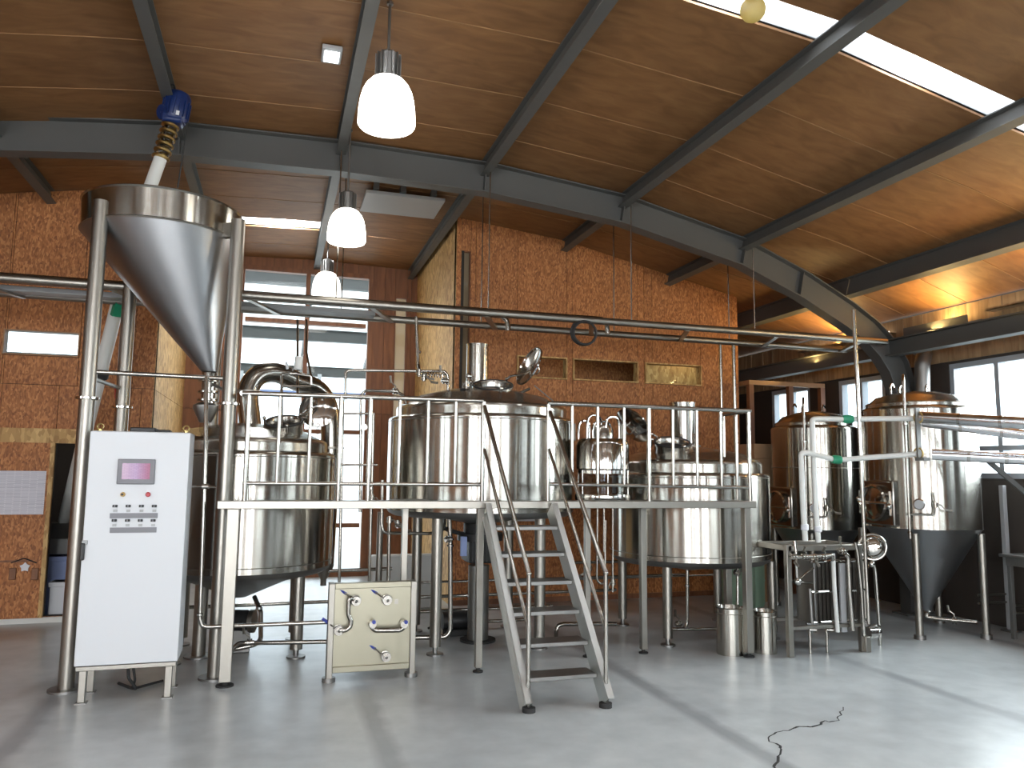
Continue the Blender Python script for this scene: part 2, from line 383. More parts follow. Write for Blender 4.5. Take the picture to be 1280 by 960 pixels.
def cut(rects, holes):
    for h in holes:
        out = []
        for (a, b, c, d) in rects:
            e, f, g, k = max(a, h[0]), min(b, h[1]), max(c, h[2]), min(d, h[3])
            if e >= f-1e-4 or g >= k-1e-4: out.append((a, b, c, d)); continue
            if e-a > .01: out.append((a, e, c, d))
            if b-f > .01: out.append((f, b, c, d))
            if g-c > .01: out.append((e, f, c, g))
            if d-k > .01: out.append((e, f, k, d))
        rects = out
    return rects
def board_wall(name, label, axis, at, u0, u1, holes, mat, front, step=1.22, zstep=2.44, top=None, piece='board_panel', z0=0.0, thick=0.018, uoff=0.0):
    """wall of sheets in the plane axis=at, seen from the side `front` (+1/-1); backing behind, every sheet an object"""
    hi = 5.2
    bk = MB(); us = [u0]
    t0, t1 = at - front*0.02, at - front*0.10
    fn = top or zc
    k = u0 + (uoff % step)
    if k > u0+.02: us.append(k)
    while us[-1] + step < u1-.02: us.append(us[-1]+step)
    us.append(u1)
    def zt(u, z): return min(z, (fn(u) if axis == 'y' else top(u))-.004) if (axis == 'y' or top) else z
    def prism(mb, a, b, c, d, ta, tb, g):
        a += g; b -= g; c += g; d -= g
        za, zb = zt(a, d), zt(b, d)
        if za <= c+.01 and zb <= c+.01: return False
        za, zb = max(za, c+.005), max(zb, c+.005)
        P = (lambda u, t, z: V((u, t, z))) if axis == 'y' else (lambda u, t, z: V((t, u, z)))
        mb.add([P(a, ta, c), P(b, ta, c), P(b, ta, zb), P(a, ta, za), P(a, tb, c), P(b, tb, c), P(b, tb, zb), P(a, tb, za)],
               [(0, 1, 2, 3), (5, 4, 7, 6), (1, 0, 4, 5), (2, 1, 5, 6), (3, 2, 6, 7), (0, 3, 7, 4)]); return True
    for a, b in zip(us, us[1:]):
        for r_ in cut([(a, b, 0.0, hi)], holes): prism(bk, *r_, t0, t1, 0)
    w = bk.build(name, M['dark'], base=((u0+u1)/2, at, 0) if axis == 'y' else (at, (u0+u1)/2, 0), smooth=False)
    struct(w, label, 'wall')
    zs = [z0]
    while zs[-1] + zstep < hi: zs.append(zs[-1]+zstep)
    zs.append(hi)
    for a, b in zip(us, us[1:]):
        for c, d in zip(zs, zs[1:]):
            for r_ in cut([(a, b, c, d)], holes):
                mb = MB()
                if prism(mb, *r_, at, at - front*thick, 0.0025): mb.build(piece, mat, w, smooth=False)
    return w

# back wall, right of the alcove
WIN = [(2.85, 3.52, 2.76, 3.04), (3.60, 4.52, 2.76, 3.04), (4.62, 5.46, 2.76, 3.04)]
SLIT = (2.115, 2.235, 2.35, 4.32)
wb = board_wall('wall_back', 'orange strand board wall behind the brewing vessels', 'y', YW, AR, CX, WIN+[SLIT], M['osb'], -1, uoff=0.25)
# back wall, left of the alcove
LWIN = (-2.76, -2.05, 2.745, 3.01)
LDOOR = (-2.215, -1.42, 0.06, 1.83)
wl_ = board_wall('wall_back_left', 'orange strand board wall with a sliding door left of the hopper', 'y', YW, XL, AL, [LWIN, LDOOR], M['osb'], -1, uoff=0.1)
m = MB(); m.bb((XL, YW-.045, 1.83), (AL, YW-.002, 1.98)); struct(m.build('trim_1', M['osbpale'], smooth=False), 'pale header board above the sliding door', 'trim')
m = MB(); m.bb((XL, YW-.03, 0), (AL, YW-.002, 0.055)); struct(m.build('baseboard_back_left', M['wpipe'], smooth=False), 'white baseboard under the left strand board wall', 'baseboard')
m = MB(); m.bb((AR+.02, YW-.02, 0), (CX, YW-.002, 0.06)); struct(m.build('baseboard_back', M['timber'], smooth=False), 'low brown baseboard behind the vessels', 'baseboard')
# alcove sides and back
flat = lambda z: (lambda u: z)
board_wall('wall_alcove_right', 'strand board side wall of the alcove lit by its skylight', 'x', AR, YW+.004, YB+.02, [], M['osbpale'], -1, top=flat(zc(AR)))
board_wall('wall_alcove_left', 'pale strand board side wall of the alcove behind the hopper', 'x', AL, YW+.004, YB+.02, [], M['osbpale'], 1, top=flat(zc(AL)))
GL = (-0.62, 1.36, 0.0, 4.62)
NARROW = (1.70, 1.90, 2.3, 4.30)
board_wall('wall_alcove_back', 'brown board wall around the glazed front of the alcove', 'y', YB, AL-.1, AR+.1, [GL, NARROW], M['timber'], -1, step=0.42)
board_wall('wall_far', 'dark board wall closing the passage behind the fermenters', 'y', YB, CX, XR, [], M['darkwall'], -1)
board_wall('wall_passage', 'strand board side wall of the passage', 'x', CX, YW+.004, YB, [], M['osb'], 1, top=flat(zc(CX)))
# right wall: windows, planks above them, boards darkened for shade below
ZW0, ZW1 = 1.57, 2.89
RW = [(4.6, 7.06), (8.06, 8.92), (9.53, 10.45), (1.3, 3.5), (-1.7, 0.5), (-4.7, -2.5)]
wr = board_wall('wall_right', 'dark board wall with windows on the fermenter side', 'x', XR, YF, YB, [(a, b, ZW0, ZW1) for a, b in RW] + [(YF, YB, ZW1+.06, 9)], M['darkwall'], -1, top=flat(3.545), zstep=1.55)
y = 4.2
while y < YB-.1:                                            # upright planks above the windows
    w = random.uniform(.12, .17); mb = MB(); dx = random.uniform(0, .008)
    mb.bb((XR-.030+dx, y, ZW1+.03), (XR, min(y+w-.005, YB), 3.55)); mb.build('plank', M['plank'], wr, smooth=False); y += w
mb = MB(); mb.bb((XR-.02, YF, ZW1+.03), (XR, 4.2, 3.55)); mb.build('plank_strip', M['plank'], wr, smooth=False)
# left wall and front wall behind the camera
board_wall('wall_left', 'strand board wall on the far left side of the hall', 'x', XL, YF, YW, [(-4.2, -1.8, 1.57, 2.89), (0.3, 2.7, 1.57, 2.89)], M['osb'], 1, top=flat(3.28), step=2.44)
board_wall('wall_front', 'strand board wall with the big doorway behind the camera', 'y', YF, XL, XR, [(a, b, .02, 3.8 if a > -5 else 3.2) for a, b in FRONT] + [(3.8, 6.0, 1.6, 3.0)], M['osb'], 1, step=2.44)

# windows
def window(n, label, axis, at, u0, u1, z0, z1, fr=.06, depth=.10, mull=(), trans=(), mat='upvc', pane='pane'):
    P = (lambda u, t, z: V((u, t, z))) if axis == 'y' else (lambda u, t, z: V((t, u, z)))
    root = E('window_%d' % n, label, 'window', P((u0+u1)/2, at, z0), None, 'structure')
    def rail(a, b, c, d, name='frame_bar'):
        mb = MB(); lo, hi = P(a, at-depth/2, c), P(b, at+depth/2, d)
        mb.bb([min(i, j) for i, j in zip(lo, hi)], [max(i, j) for i, j in zip(lo, hi)]); mb.build(name, M[mat], root, smooth=False)
    rail(u0, u1, z0, z0+fr, 'sill'); rail(u0, u1, z1-fr, z1); rail(u0, u0+fr, z0+fr, z1-fr); rail(u1-fr, u1, z0+fr, z1-fr)
    us = [u0+fr] + sorted(mull) + [u1-fr]; zs = [z0+fr] + sorted(trans) + [z1-fr]
    for u in mull: rail(u-fr*.45, u+fr*.45, z0+fr, z1-fr, 'mullion')
    for a, b in zip(us, us[1:]):
        for z in trans: rail(a+fr*.45, b-fr*.45, z-fr*.45, z+fr*.45, 'transom')
        for c, d in zip(zs, zs[1:]):
            mb = MB(); lo, hi = P(a+.003, at-.006, c+.003), P(b-.003, at+.006, d-.003)
            mb.bb([min(i, j) for i, j in zip(lo, hi)], [max(i, j) for i, j in zip(lo, hi)]); mb.build('pane', M[pane], root, smooth=False)
    return root
window(1, 'bright window in the right wall beside the big fermenter', 'x', XR+.06, 4.6, 7.06, ZW0, ZW1, mull=(5.2, 6.45), trans=(1.90,))
window(2, 'window in the right wall between the two fermenters', 'x', XR+.06, 8.06, 8.92, ZW0, ZW1, mull=(8.5,), trans=(1.90,))
window(3, 'far window in the right wall above the smaller fermenter', 'x', XR+.06, 9.53, 10.45, ZW0, ZW1, mull=(10.0,), trans=(1.90,))
for i, (a, b) in enumerate(RW[3:]):
    window(4+i, 'window in the right wall beside the camera, number %d from the front wall' % (3-i), 'x', XR+.06, a, b, ZW0, ZW1, mull=((a+b)/2,), trans=(1.90,))
window(7, 'low wide window in the strand board wall left of the hopper', 'y', YW+.02, *LWIN, fr=.012, depth=.12, mat='bead')
WL = ['left one of the three low inner windows, behind the open lid', 'middle one of the three low inner windows, under the hose coil', 'right one of the three low inner windows, with a lit pale board behind it']
for i, h in enumerate(WIN): window(8+i, WL[i], 'y', YW+.03, *h, fr=.016, depth=.12, mat='osbpale')
window(11, 'narrow corrugated light strip beside the lit alcove wall', 'y', YW+.04, *SLIT, fr=.012, depth=.06, mat='timber', pane='milky')
window(12, 'narrow window strip in the back of the alcove', 'y', YB+.03, *NARROW, fr=.02, depth=.06, mat='timber', pane='milky')
window(13, 'tall glazed front at the back of the alcove', 'y', YB+.04, GL[0], GL[1], GL[2], GL[3], fr=.07, depth=.12, mull=(0.37, ), trans=(0.75, 2.15, 3.80), mat='timber')
window(14, 'wide window in the front wall behind the camera', 'y', YF-.06, 3.8, 6.0, 1.6, 3.0, mull=(4.9,))
window(15, 'front window in the far left wall', 'x', XL-.06, -4.2, -1.8, 1.57, 2.89, mull=(-3.0,))
window(16, 'rear window in the far left wall', 'x', XL-.06, 0.3, 2.7, 1.57, 2.89, mull=(1.5,))

# sliding door, notes, handles
d1 = E('door_1', 'strand board sliding door with printed sheet and leather handles', 'door', (-2.9, YW-.06, .06), None, 'structure')
m = MB(); m.bb((-3.5, YW-.075, .06), (-2.235, YW-.05, 1.83)); m.build('door_leaf', M['osb'], d1, smooth=False)
m = MB(); m.bb((-2.235, YW-.08, .06), (-2.195, YW-.04, 1.83)); m.build('edge_strip', M['osbpale'], d1, smooth=False)
m = MB(); m.bb((-3.5, YW-.082, .62), (-2.32, YW-.075, .64)); m.build('joint_strip', M['timber'], d1, smooth=False)
for px in (16, 44):
    p = A(px, 716, YW-.08); m = MB(); m.bb(p-V((.032, .016, .07)), p+V((.032, .0, .05))); m.build('handle', M['timber'], d1, bevel=.006)
p = A(14, 700, YW-.085); q = A(46, 700, YW-.085)
m = MB(); m.tube([p+V((0, 0, -.03)), p.lerp(q, .5)+V((0, -.01, .02)), q+V((0, 0, -.03))], .006, 6, fil=.05); m.build('cord', M['black'], d1)
p = A(31, 709, YW-.095); m = MB()
st = [V((math.sin(k*PI/5), 0, math.cos(k*PI/5)))*(.05 if k % 2 == 0 else .033) for k in range(10)]
m.loft([[p+s for s in st], [p+s+V((0, .008, 0)) for s in st]], cap=True)
tag(m.build('paper_star', M['plainpaper'], smooth=False), 'small white paper star hung between the sliding door handles', 'decoration')
a, b = A(-30, 588, YW-.079), A(54, 643, YW-.079)
m = MB(); m.bb((a.x, YW-.081, b.z), (b.x, YW-.0765, a.z)); tag(m.build('printed_sheet', M['paper'], smooth=False), 'large white printed sheet pinned to the strand board sliding door', 'poster')
# store room seen through the door gap
m = MB(); m.bb((-3.4, 10.9, 0), (-1.42, 10.95, 2.4)); m.bb((-3.45, 9.3, 0), (-3.4, 10.95, 2.4)); m.bb((-1.46, 9.3, 0), (-1.42, 10.9, 2.4)); m.bb((-3.45, 9.26, 2.4), (-1.42, 10.95, 2.44))
struct(m.build('wall_store', M['darkwall'], smooth=False), 'dark lining of the store room behind the sliding door', 'wall')
area('store_room_lamp', (-2.0, 10.0, 2.38), (0, 0, -1), .6, .15, 5, (1, .93, .85))  # added fill, brings out detail in the dark store room
st_ = E('storage_shelf', 'dark storage shelf in the gap beside the sliding door', 'shelf', (-1.85, 10.3, 0))
for z in (.85, 1.2, 1.55): m = MB(); m.bb((-2.15, 10.3, z), (-1.5, 10.8, z+.03)); m.build('shelf_board', M['timber'], st_, smooth=False)
for x in (-2.15, -1.53): m = MB(); m.bb((x, 10.3, 0), (x+.03, 10.8, 1.75)); m.build('side_panel', M['timber'], st_, smooth=False)
def crate(name, lo, hi, mat, label, cat, lid=None):
    r_ = E(name, label, cat, ((lo[0]+hi[0])/2, (lo[1]+hi[1])/2, lo[2]))
    m = MB(); m.bb(lo, hi); m.build('body', M[mat], r_, bevel=.012)
    m = MB(); m.bb((lo[0]-.012, lo[1]-.012, hi[2]-.05), (hi[0]+.012, hi[1]+.012, hi[2])); m.build('rim', M[lid or mat], r_, bevel=.006)
    return r_
plain_bl = plain('pale_blue_bin', (0.24, 0.30, 0.52), 0.5); M['palebluebin'] = plain_bl
crate('storage_bin', (-2.42, 9.55, 0), (-2.02, 9.78, .62), 'palebluebin', 'pale blue plastic bin standing in the sliding door gap', 'bin')
crate('white_box', (-2.20, 9.30, 0), (-1.88, 9.50, .38), 'white', 'white box in front of the pale blue bin', 'box')
crate('shelf_box', (-2.05, 10.35, .882), (-1.75, 10.7, 1.08), 'lgrey', 'grey box on the lower board of the dark storage shelf', 'box')

# room seen through the three inner windows
m = MB(); m.bb((2.4, 10.6, 2.0), (5.95, 10.65, 4.2)); m.bb((2.3, 9.3, 3.55), (5.95, 10.6, 3.6)); m.bb((2.3, 9.3, 1.95), (5.95, 10.65, 2.0))
struct(m.build('wall_inner_room', M['osb'], smooth=False), 'dark lining of the room behind the three inner windows', 'wall')
m = MB(); m.bb((4.88, 9.7, 2.0), (5.9, 9.75, 3.5)); struct(m.build('wall_inner_partition', M['osbpale'], smooth=False), 'pale strand board partition behind the right inner window', 'wall')

area('inner_room_lamp', (3.6, 9.9, 3.5), (0, 0, -1), 1.2, .3, 4, (1, .85, .65)); area('inner_room_lamp_right', (5.45, 9.4, 3.5), (0, .3, -1), .4, .12, 5, (1, .85, .65))  # fill lights added to brighten the view through the inner windows
# ceiling: bays between purlins, sheets between joints
PX = [-6.45, -5.2, -3.9, -2.45, -0.97, 0.48, 1.94, 3.5, 5.0, 6.45]
bays = list(zip([XL]+PX[1:], PX[1:]+[XR]))
ys = [YF, -2.3, -2.0, 1.5, 2.4, 3.2, 3.985, 4.245, 5.07, 5.95, 6.76, 7.62, 8.48, 9.3, 10.05, 10.42, 11.2, YB+.1]
ceil_bk = MB()
xs_ = [x for x, z in ZP if XL-.2 < x < XR+.2]; xs_[0] = XL-.1; xs_.append(XR+.12)
hole_front = (3.985, 4.245); hole_back = (10.05, 10.42)
def roof_strip(mb, x0, x1, y0, y1, dz0, dz1, n=5):
    xs = [x0+(x1-x0)*k/n for k in range(n+1)]
    ring = lambda x: [V((x, y0, zc(x)+dz0)), V((x, y1, zc(x)+dz0)), V((x, y1, zc(x)+dz1)), V((x, y0, zc(x)+dz1))]
    mb.loft([ring(x) for x in xs], cap=True)
for y0, y1 in ((YF-.1, -2.3), (-2.0, 3.985), (4.245, 10.05), (10.42, YB+.12)): roof_strip(ceil_bk, XL-.1, XR+.1, y0, y1, .03, .12, 40)
roof_strip(ceil_bk, XL-.1, AL+.1, 10.05, 10.42, .03, .12, 10); roof_strip(ceil_bk, 1.70, XR+.1, 10.05, 10.42, .03, .12, 20); roof_strip(ceil_bk, AL+.1, -.55, 10.05, 10.42, .03, .12, 6)
ceiling = ceil_bk.build('ceiling', M['dark'], base=(0, 0, 4)); struct(ceiling, 'arched ceiling of orange plywood sheets', 'ceiling')
for a, b in bays:
    for y0, y1 in zip(ys, ys[1:]):
        if y0 in (3.985, -2.3): continue
        if y0 == 10.05 and a > -1.1 and b < 1.9:
            continue
        lo, hi = a+.004, b-.004
        mb = MB(); roof_strip(mb, lo, hi, y0+.004, y1-.004, 0, .018, 4); mb.build('ply_sheet', M['ply'], ceiling)
    for y_ in (5.07, 5.95, 6.76, 7.62, 8.48, 9.3, 11.2):
        if y_ > YW and not (a > -1.5 and b < 2.1): continue
        off = random.uniform(-.006, .006)
        mb = MB(); roof_strip(mb, a+.05, b-.05, y_-.004+off, y_+.004+off, -.005, .0, 4); mb.build('joint_batten', M['bead'], ceiling)  # pale strip standing in for light through the sheet joint
# skylights
def skylight(name, label, y0, y1, xlist, boost=1.0):
    r_ = E(name, label, 'skylight', ((xlist[0][0]+xlist[-1][1])/2, (y0+y1)/2, zc(2)), None, 'structure')
    for a, b in xlist:
        mb = MB(); roof_strip(mb, a+.004, b-.004, y0+.003, y1-.003, .03, .036, 3); mb.build('pane', M['clear_sky'], r_)
        mid = (a+b)/2; sl = math.atan2(zc(b)-zc(a), b-a)
        area('daylight_skylight', (mid, (y0+y1)/2, zc(mid)+.13), (math.sin(sl), 0, -math.cos(sl)), b-a-.02, y1-y0+.06, 118*boost*DAY*(b-a)*(y1-y0)/.4)
M['skysheet'] = milky_mat('canopy_polycarbonate', (0.85, 0.87, 0.85), 0.35)
M['clear_sky'] = milky_mat('skylight_sheet', (0.9, 0.93, 0.95), 0.55)
skylight('window_17', 'long bright skylight strip across the front of the ceiling', 3.985, 4.245, [(a, b) for a, b in bays if a > -3.0 and b < 6.6])
skylight('window_19', 'skylight strip across the ceiling behind the camera', -2.3, -2.0, [(a, b) for a, b in bays if a > -5.3 and b < 6.6])  # unseen strip added for more light on the floor
skylight('window_18', 'short bright skylight strip in the alcove ceiling', 10.05, 10.42, [(-0.55, .48), (.48, 1.70)], 4.5)

# steel: purlins, arch, eave beam
def i_beam(mb, p, q, h, w, t=.010, up=(0, 0, 1)):
    p, q, up = V(p), V(q), V(up).normalized()
    mb.bar(p-up*(t/2), q-up*(t/2), w, t, up); mb.bar(p-up*(h-t/2), q-up*(h-t/2), w, t, up); mb.bar(p-up*(h/2), q-up*(h/2), t*.8, h-2*t, up)
PN = ['far left', 'second from the left', 'third from the left', 'fourth from the left', 'above the hopper', 'above the pendant lamps', 'above the alcove corner', 'above the middle vessel', 'above the right vessel', 'nearest the right wall']
for i, x in enumerate(PX):
    if i == 0: continue
    sl = (zc(x+.1)-zc(x-.1))/.2; up = V((-sl, 0, 1)).normalized(); h = .15 if i < 9 else .25
    yend = YB if -1.2 < x < 2.0 else YW
    if x > CX: yend = YB
    base = V((x, 0, zc(x)-.002))
    r_ = E('purlin', 'grey steel roof purlin %s' % PN[i], 'beam', (x, 5, zc(x)), 'roof purlins', 'structure')
    for y0, y1 in ((YF, 7.394), (7.406, yend)):
        m = MB(); i_beam(m, base+V((0, y0, 0)), base+V((0, y1, 0)), h, .09, .011, up); m.build('beam_length', M['beam'], r_, smooth=False)
OUT = [(0.5, 4.765), (1.97, 4.735), (3.5, 4.575), (5.0, 4.235), (5.85, 3.90), (6.45, 3.60), (6.78, 3.40), (7.0, 3.20), (7.18, 2.95), (7.30, 2.62), (7.36, 2.25), (7.37, 1.2), (7.37, 0)]
OUT = [(1-x, z) for x, z in reversed(OUT[1:])] + OUT
OUT = [(x if x > -2.6 else x+.10, z) for x, z in OUT]
def offs(pts, d):
    res = []
    for i, (x, z) in enumerate(pts):
        a, b = pts[max(0, i-1)], pts[min(len(pts)-1, i+1)]
        t = V((b[0]-a[0], 0, b[1]-a[1])).normalized(); n = V((t.z, 0, -t.x))
        res.append((x+n.x*d, z+n.z*d))
    return res
def arch(y, name, label):
    r_ = E(name, label, 'beam', (0.5, y, 4.3), None, 'structure')
    inn = offs(OUT, .32)
    def strip(mb, A_, B_, y0, y1):
        mb.loft([[V((a[0], y0, a[1])), V((a[0], y1, a[1])), V((b[0], y1, b[1])), V((b[0], y0, b[1]))] for a, b in zip(A_, B_)], cap=True)
    m = MB(); strip(m, offs(OUT, .012), offs(OUT, .308), y-.006, y+.006); m.build('web', M['beam'], r_)
    m = MB(); strip(m, OUT, offs(OUT, .014), y-.08, y+.08); m.build('upper_flange', M['beam'], r_)
    m = MB(); strip(m, offs(OUT, .306), inn, y-.08, y+.08); m.build('lower_flange', M['beam'], r_)
    for x in (-.97, .48, 1.94, 3.5, 5.0, 5.75):
        sl = (zc(x+.1)-zc(x-.1))/.2; n = V((-sl, 0, 1)).normalized(); top = V((x, 0, zc(x)-(.045 if x < 5.5 else .19)))
        m = MB(); m.bar(V((x, y-.04, 0))+V((0, 0, top.z)), V((x, y-.04, 0))+V((0, 0, top.z))-n*.275, .066, .012, (1, 0, 0)); m.build('stiffener', M['beam'], r_, smooth=False)
    for x in (-6.27, 7.2):
        m = MB(); m.bb((x-.24, y-.12, 0), (x+.16, y+.12, .02)); m.build('base_plate', M['beam'], r_, smooth=False)
arch(7.4, 'roof_arch', 'grey steel roof arch spanning the hall above the hopper and vessels')
m = MB(); i_beam(m, (6.98, 1.0, 3.2), (6.98, YB-.02, 3.2), .20, .15, .014); struct(m.build('eave_beam', M['beam'], smooth=False), 'dark steel eave beam along the fermenter side', 'beam')
# uplight trough above the eave beam
u0 = E('uplight_trough', 'dark uplight trough above the eave beam lighting the orange ceiling', 'lamp', (7.2, 6.9, 3.22))
m = MB(); m.bb((7.10, 6.42, 3.22), (7.12, 7.3, 3.335)); m.bb((7.30, 6.42, 3.22), (7.32, 7.3, 3.30)); m.bb((7.10, 6.42, 3.21), (7.32, 7.3, 3.225)); m.build('housing', M['beam'], u0, smooth=False)
m = MB(); m.cyl((7.21, 6.5, 3.25), (7.21, 7.22, 3.25), .014, 10); m.build('lamp_tube', M['lampglass'], u0)
for y_ in (6.55, 7.15): m = MB(); m.bb((7.18, y_-.02, 3.17), (7.50, y_+.02, 3.21)); m.build('bracket', M['beam'], u0, smooth=False)
UPC = (1.0, 0.66, 0.24)
area('uplight', (7.21, 6.86, 3.285), (-.25, -.1, 1), .14, .8, 24, UPC)
for ya, yb_, pw in ((3.9, 6.4, 85), (7.8, 9.6, 48)):  # strips added to spread the orange ceiling glow beyond the trough
    us_ = E('uplight_strip', ['row of warm uplights on the wall planks nearest the camera', 'row of warm uplights on the wall planks beyond the steel arch'][ya > 5], 'lamp', (7.40, (ya+yb_)/2, 3.385), 'eave uplights')
    m = MB(); m.bb((7.345, ya, 3.385), (7.47, yb_, 3.395)); m.bb((7.345, ya, 3.385), (7.355, yb_, 3.415)); m.build('housing', M['plank'], us_, smooth=False)
    m = MB(); m.cyl((7.40, ya+.04, 3.405), (7.40, yb_-.04, 3.405), .008, 8); m.build('lamp_tube', M['lampglass'], us_)
    area('uplight_row', (7.40, (ya+yb_)/2, 3.425), (-.75, 0, 1), .07, yb_-ya, pw, UPC)

# outside: paving, canopy beyond the alcove glazing
m = MB(); m.bb((-40, YB+.2, -.15), (40, 60, -.02)); m.bb((-40, -40, -.15), (40, YF-.25, -.02)); m.bb((XR+.25, YF-.25, -.15), (40, YB+.2, -.02)); m.bb((-40, YF-.25, -.15), (XL-.25, YB+.2, -.02))
struct(m.build('ground', M['outside'], smooth=False), 'pale paved yard outside the hall', 'ground')
cn = E('yard_canopy', 'pale roofed canopy on dark beams outside the alcove glazing', 'canopy', (1, 17, 0))
m = MB(); m.loft([[V((-8, 13.2, 5.6)), V((9, 13.2, 5.6)), V((9, 13.2, 5.64)), V((-8, 13.2, 5.64))], [V((-8, 21, 4.5)), V((9, 21, 4.5)), V((9, 21, 4.54)), V((-8, 21, 4.54))]], cap=True)
m.build('roof_sheet', M['skysheet'], cn, smooth=False)
for y_, z_ in ((14.5, 5.2), (17.2, 4.62), (20.3, 4.2)):
    m = MB(); i_beam(m, (-8, y_, z_), (9, y_, z_), .26, .14, .02); m.build('cross_beam', M['beam'], cn, smooth=False)
for x in (-3.5, -1.1, .55, 2.2, 4.5):
    m = MB(); m.bar((x, 13.3, 5.40), (x, 20.9, 4.33), .08, .14); m.build('rafter', M['beam'], cn, smooth=False)
for x in (-5, -.9, 1.0, 3.2, 7):
    m = MB(); m.bb((x-.05, 20.2, -.02), (x+.05, 20.3, 4.0)); m.build('post', M['lgrey'], cn, smooth=False)
m = MB(); m.bb((-8, 20.9, 3.45), (9, 20.95, 3.62)); m.build('fascia_panel', M['palebluebin'], cn, smooth=False)

# ------------------------------------------------------------------ brewing vessels
def ellip(r0, z0, r1, z1, n=6):
    """rounded shoulder from (r0,z0) to (r1,z1)"""
    return [(r1+(r0-r1)*math.cos(PI/2*k/n), z0+(z1-z0)*math.sin(PI/2*k/n)) for k in range(n+1)]
def valve(parent, p, d, r=.028, hand=(0, 0, 1), grip='satin', name='valve', length=.11):
    """butterfly valve: body disc with clamp rims on axis d, lever along hand"""
    p, d, h = V(p), V(d).normalized(), V(hand).normalized()
    m = MB(); m.lathe([(0, -.035), (r*.75, -.035), (r*.75, -.02), (r*1.35, -.02), (r*1.35, -.008), (r*1.0, -.006), (r*1.0, .006), (r*1.35, .008), (r*1.35, .02), (r*.75, .02), (r*.75, .035), (r*.45, .035), (r*.45, .012), (0, .012)], p, d, 18)
    b = m.build(name, M['pipe'], parent)
    if grip == 'bluegrip': m = MB(); m.lathe([(0, .024), (r*.2, .022), (r*.28, .014), (r*.45, .013)], p, d, 14); m.build('bore', M['dullst'], b); m = MB(); m.ring(p+d*.0, d, r*1.36, .0045, 22, 6); m.build('clamp_ring', M['dullst'], b)  # disc in darker steel for the shade inside the hole
    side = h - d*h.dot(d); side = side.normalized() if side.length > 1e-3 else frame_of(d)[0]
    m = MB(); m.tube([p+side*r*.8, p+side*(r+.03), p+side*(r+.03)+h*.02-d*.03, p+side*(length)-d*.05], .006, 6, fil=.01); m.build('lever', M['satin'], b)
    m = MB(); m.cyl(p+side*(length-.03)-d*.045, p+side*(length+.035)-d*.055, .012, 8); m.build('grip', M[grip], b)
    return b
def clamp(mb, p, d, r):
    mb.lathe([(r, -.012), (r*1.45, -.008), (r*1.45, .008), (r, .012)], p, d, 14)
def leg_with_foot(parent, x, y, z1, r=.04, foot=True):
    m = MB(); m.cyl((x, y, .07 if foot else 0), (x, y, z1), r, 16); l = m.build('leg', M['satin'], parent)
    if foot:
        m = MB(); m.cyl((x, y, .012), (x, y, .08), r*.45, 10); m.cyl((x, y, 0), (x, y, .014), r*1.5, 16); m.build('foot', M['dullst'], l)
    return l
def manway(root, c, r, h, tilt=(0, 0, 1), lid_c=None, lid_n=None, lid_r=None, glass=False):
    c = V(c); t = V(tilt).normalized()
    m = MB(); m.lathe([(r*.93, 0), (r, 0), (r, h-.01), (r*1.08, h-.01), (r*1.08, h+.008), (r*.95, h+.012), (r*.9, h), (r*.88, .0)], c, t, 30); nk = m.build('manway_neck', M['pipe'], root)
    m = MB(); m.ring(c+t*(h+.012), t, r*1.0, .008, 30, 6); m.build('seal', M['rubber'], nk)
    m = MB(); m.lathe([(0, h-.045), (r*.90, h-.045)], c, t, 28); m.build('opening', M['dark'], nk)  # flat dark disc for the shade inside the neck
    for k in range(3):
        a = 2*PI*k/3+.9; x, y, _ = frame_of(t); q = c+t*(h-.015)+(x*math.cos(a)+y*math.sin(a))*(r*1.14)
        m = MB(); m.cyl(q-t*.03, q+t*.035, .010, 8); m.ball(q+t*.045, .018, 10); m.build('clamp_screw', M['mirror'], nk)
    if lid_c is not None:
        lc, ln = V(lid_c), V(lid_n).normalized(); R_ = lid_r or r*1.1
        m = MB(); m.lathe([(0, .035), (R_*.35, .032), (R_*.7, .022), (R_*.94, .004), (R_, .0), (R_, -.014), (R_*.95, -.014), (R_*.9, 0), (R_*.5, .016), (0, .022)], lc, ln, 30)
        ld = m.build('manway_lid', M['mirror'], root)
        if glass:
            x, y, _ = frame_of(ln); m = MB(); m.bar(lc-ln*.03-y*.055-x*.02, lc-ln*.03+y*.055+x*.02, .05, .01, ln); m.build('sight_glass', M['black'], ld)
        else:
            m = MB(); m.ring(lc+ln*.06, frame_of(ln)[0], .05, .007, 20, 6); m.build('lid_handle', M['pipe'], ld)
        e = c + t*(h-.01); dd = (lc-e); dd = dd.normalized()
        m = MB(); m.tube([e+dd*r*.9, e+dd*(r*1.15)+t*.01, lc-dd*R_*.55+ln*.05, lc+ln*.045], .011, 8, fil=.02); m.build('hinge_arm', M['pipe'], root)
    return nk
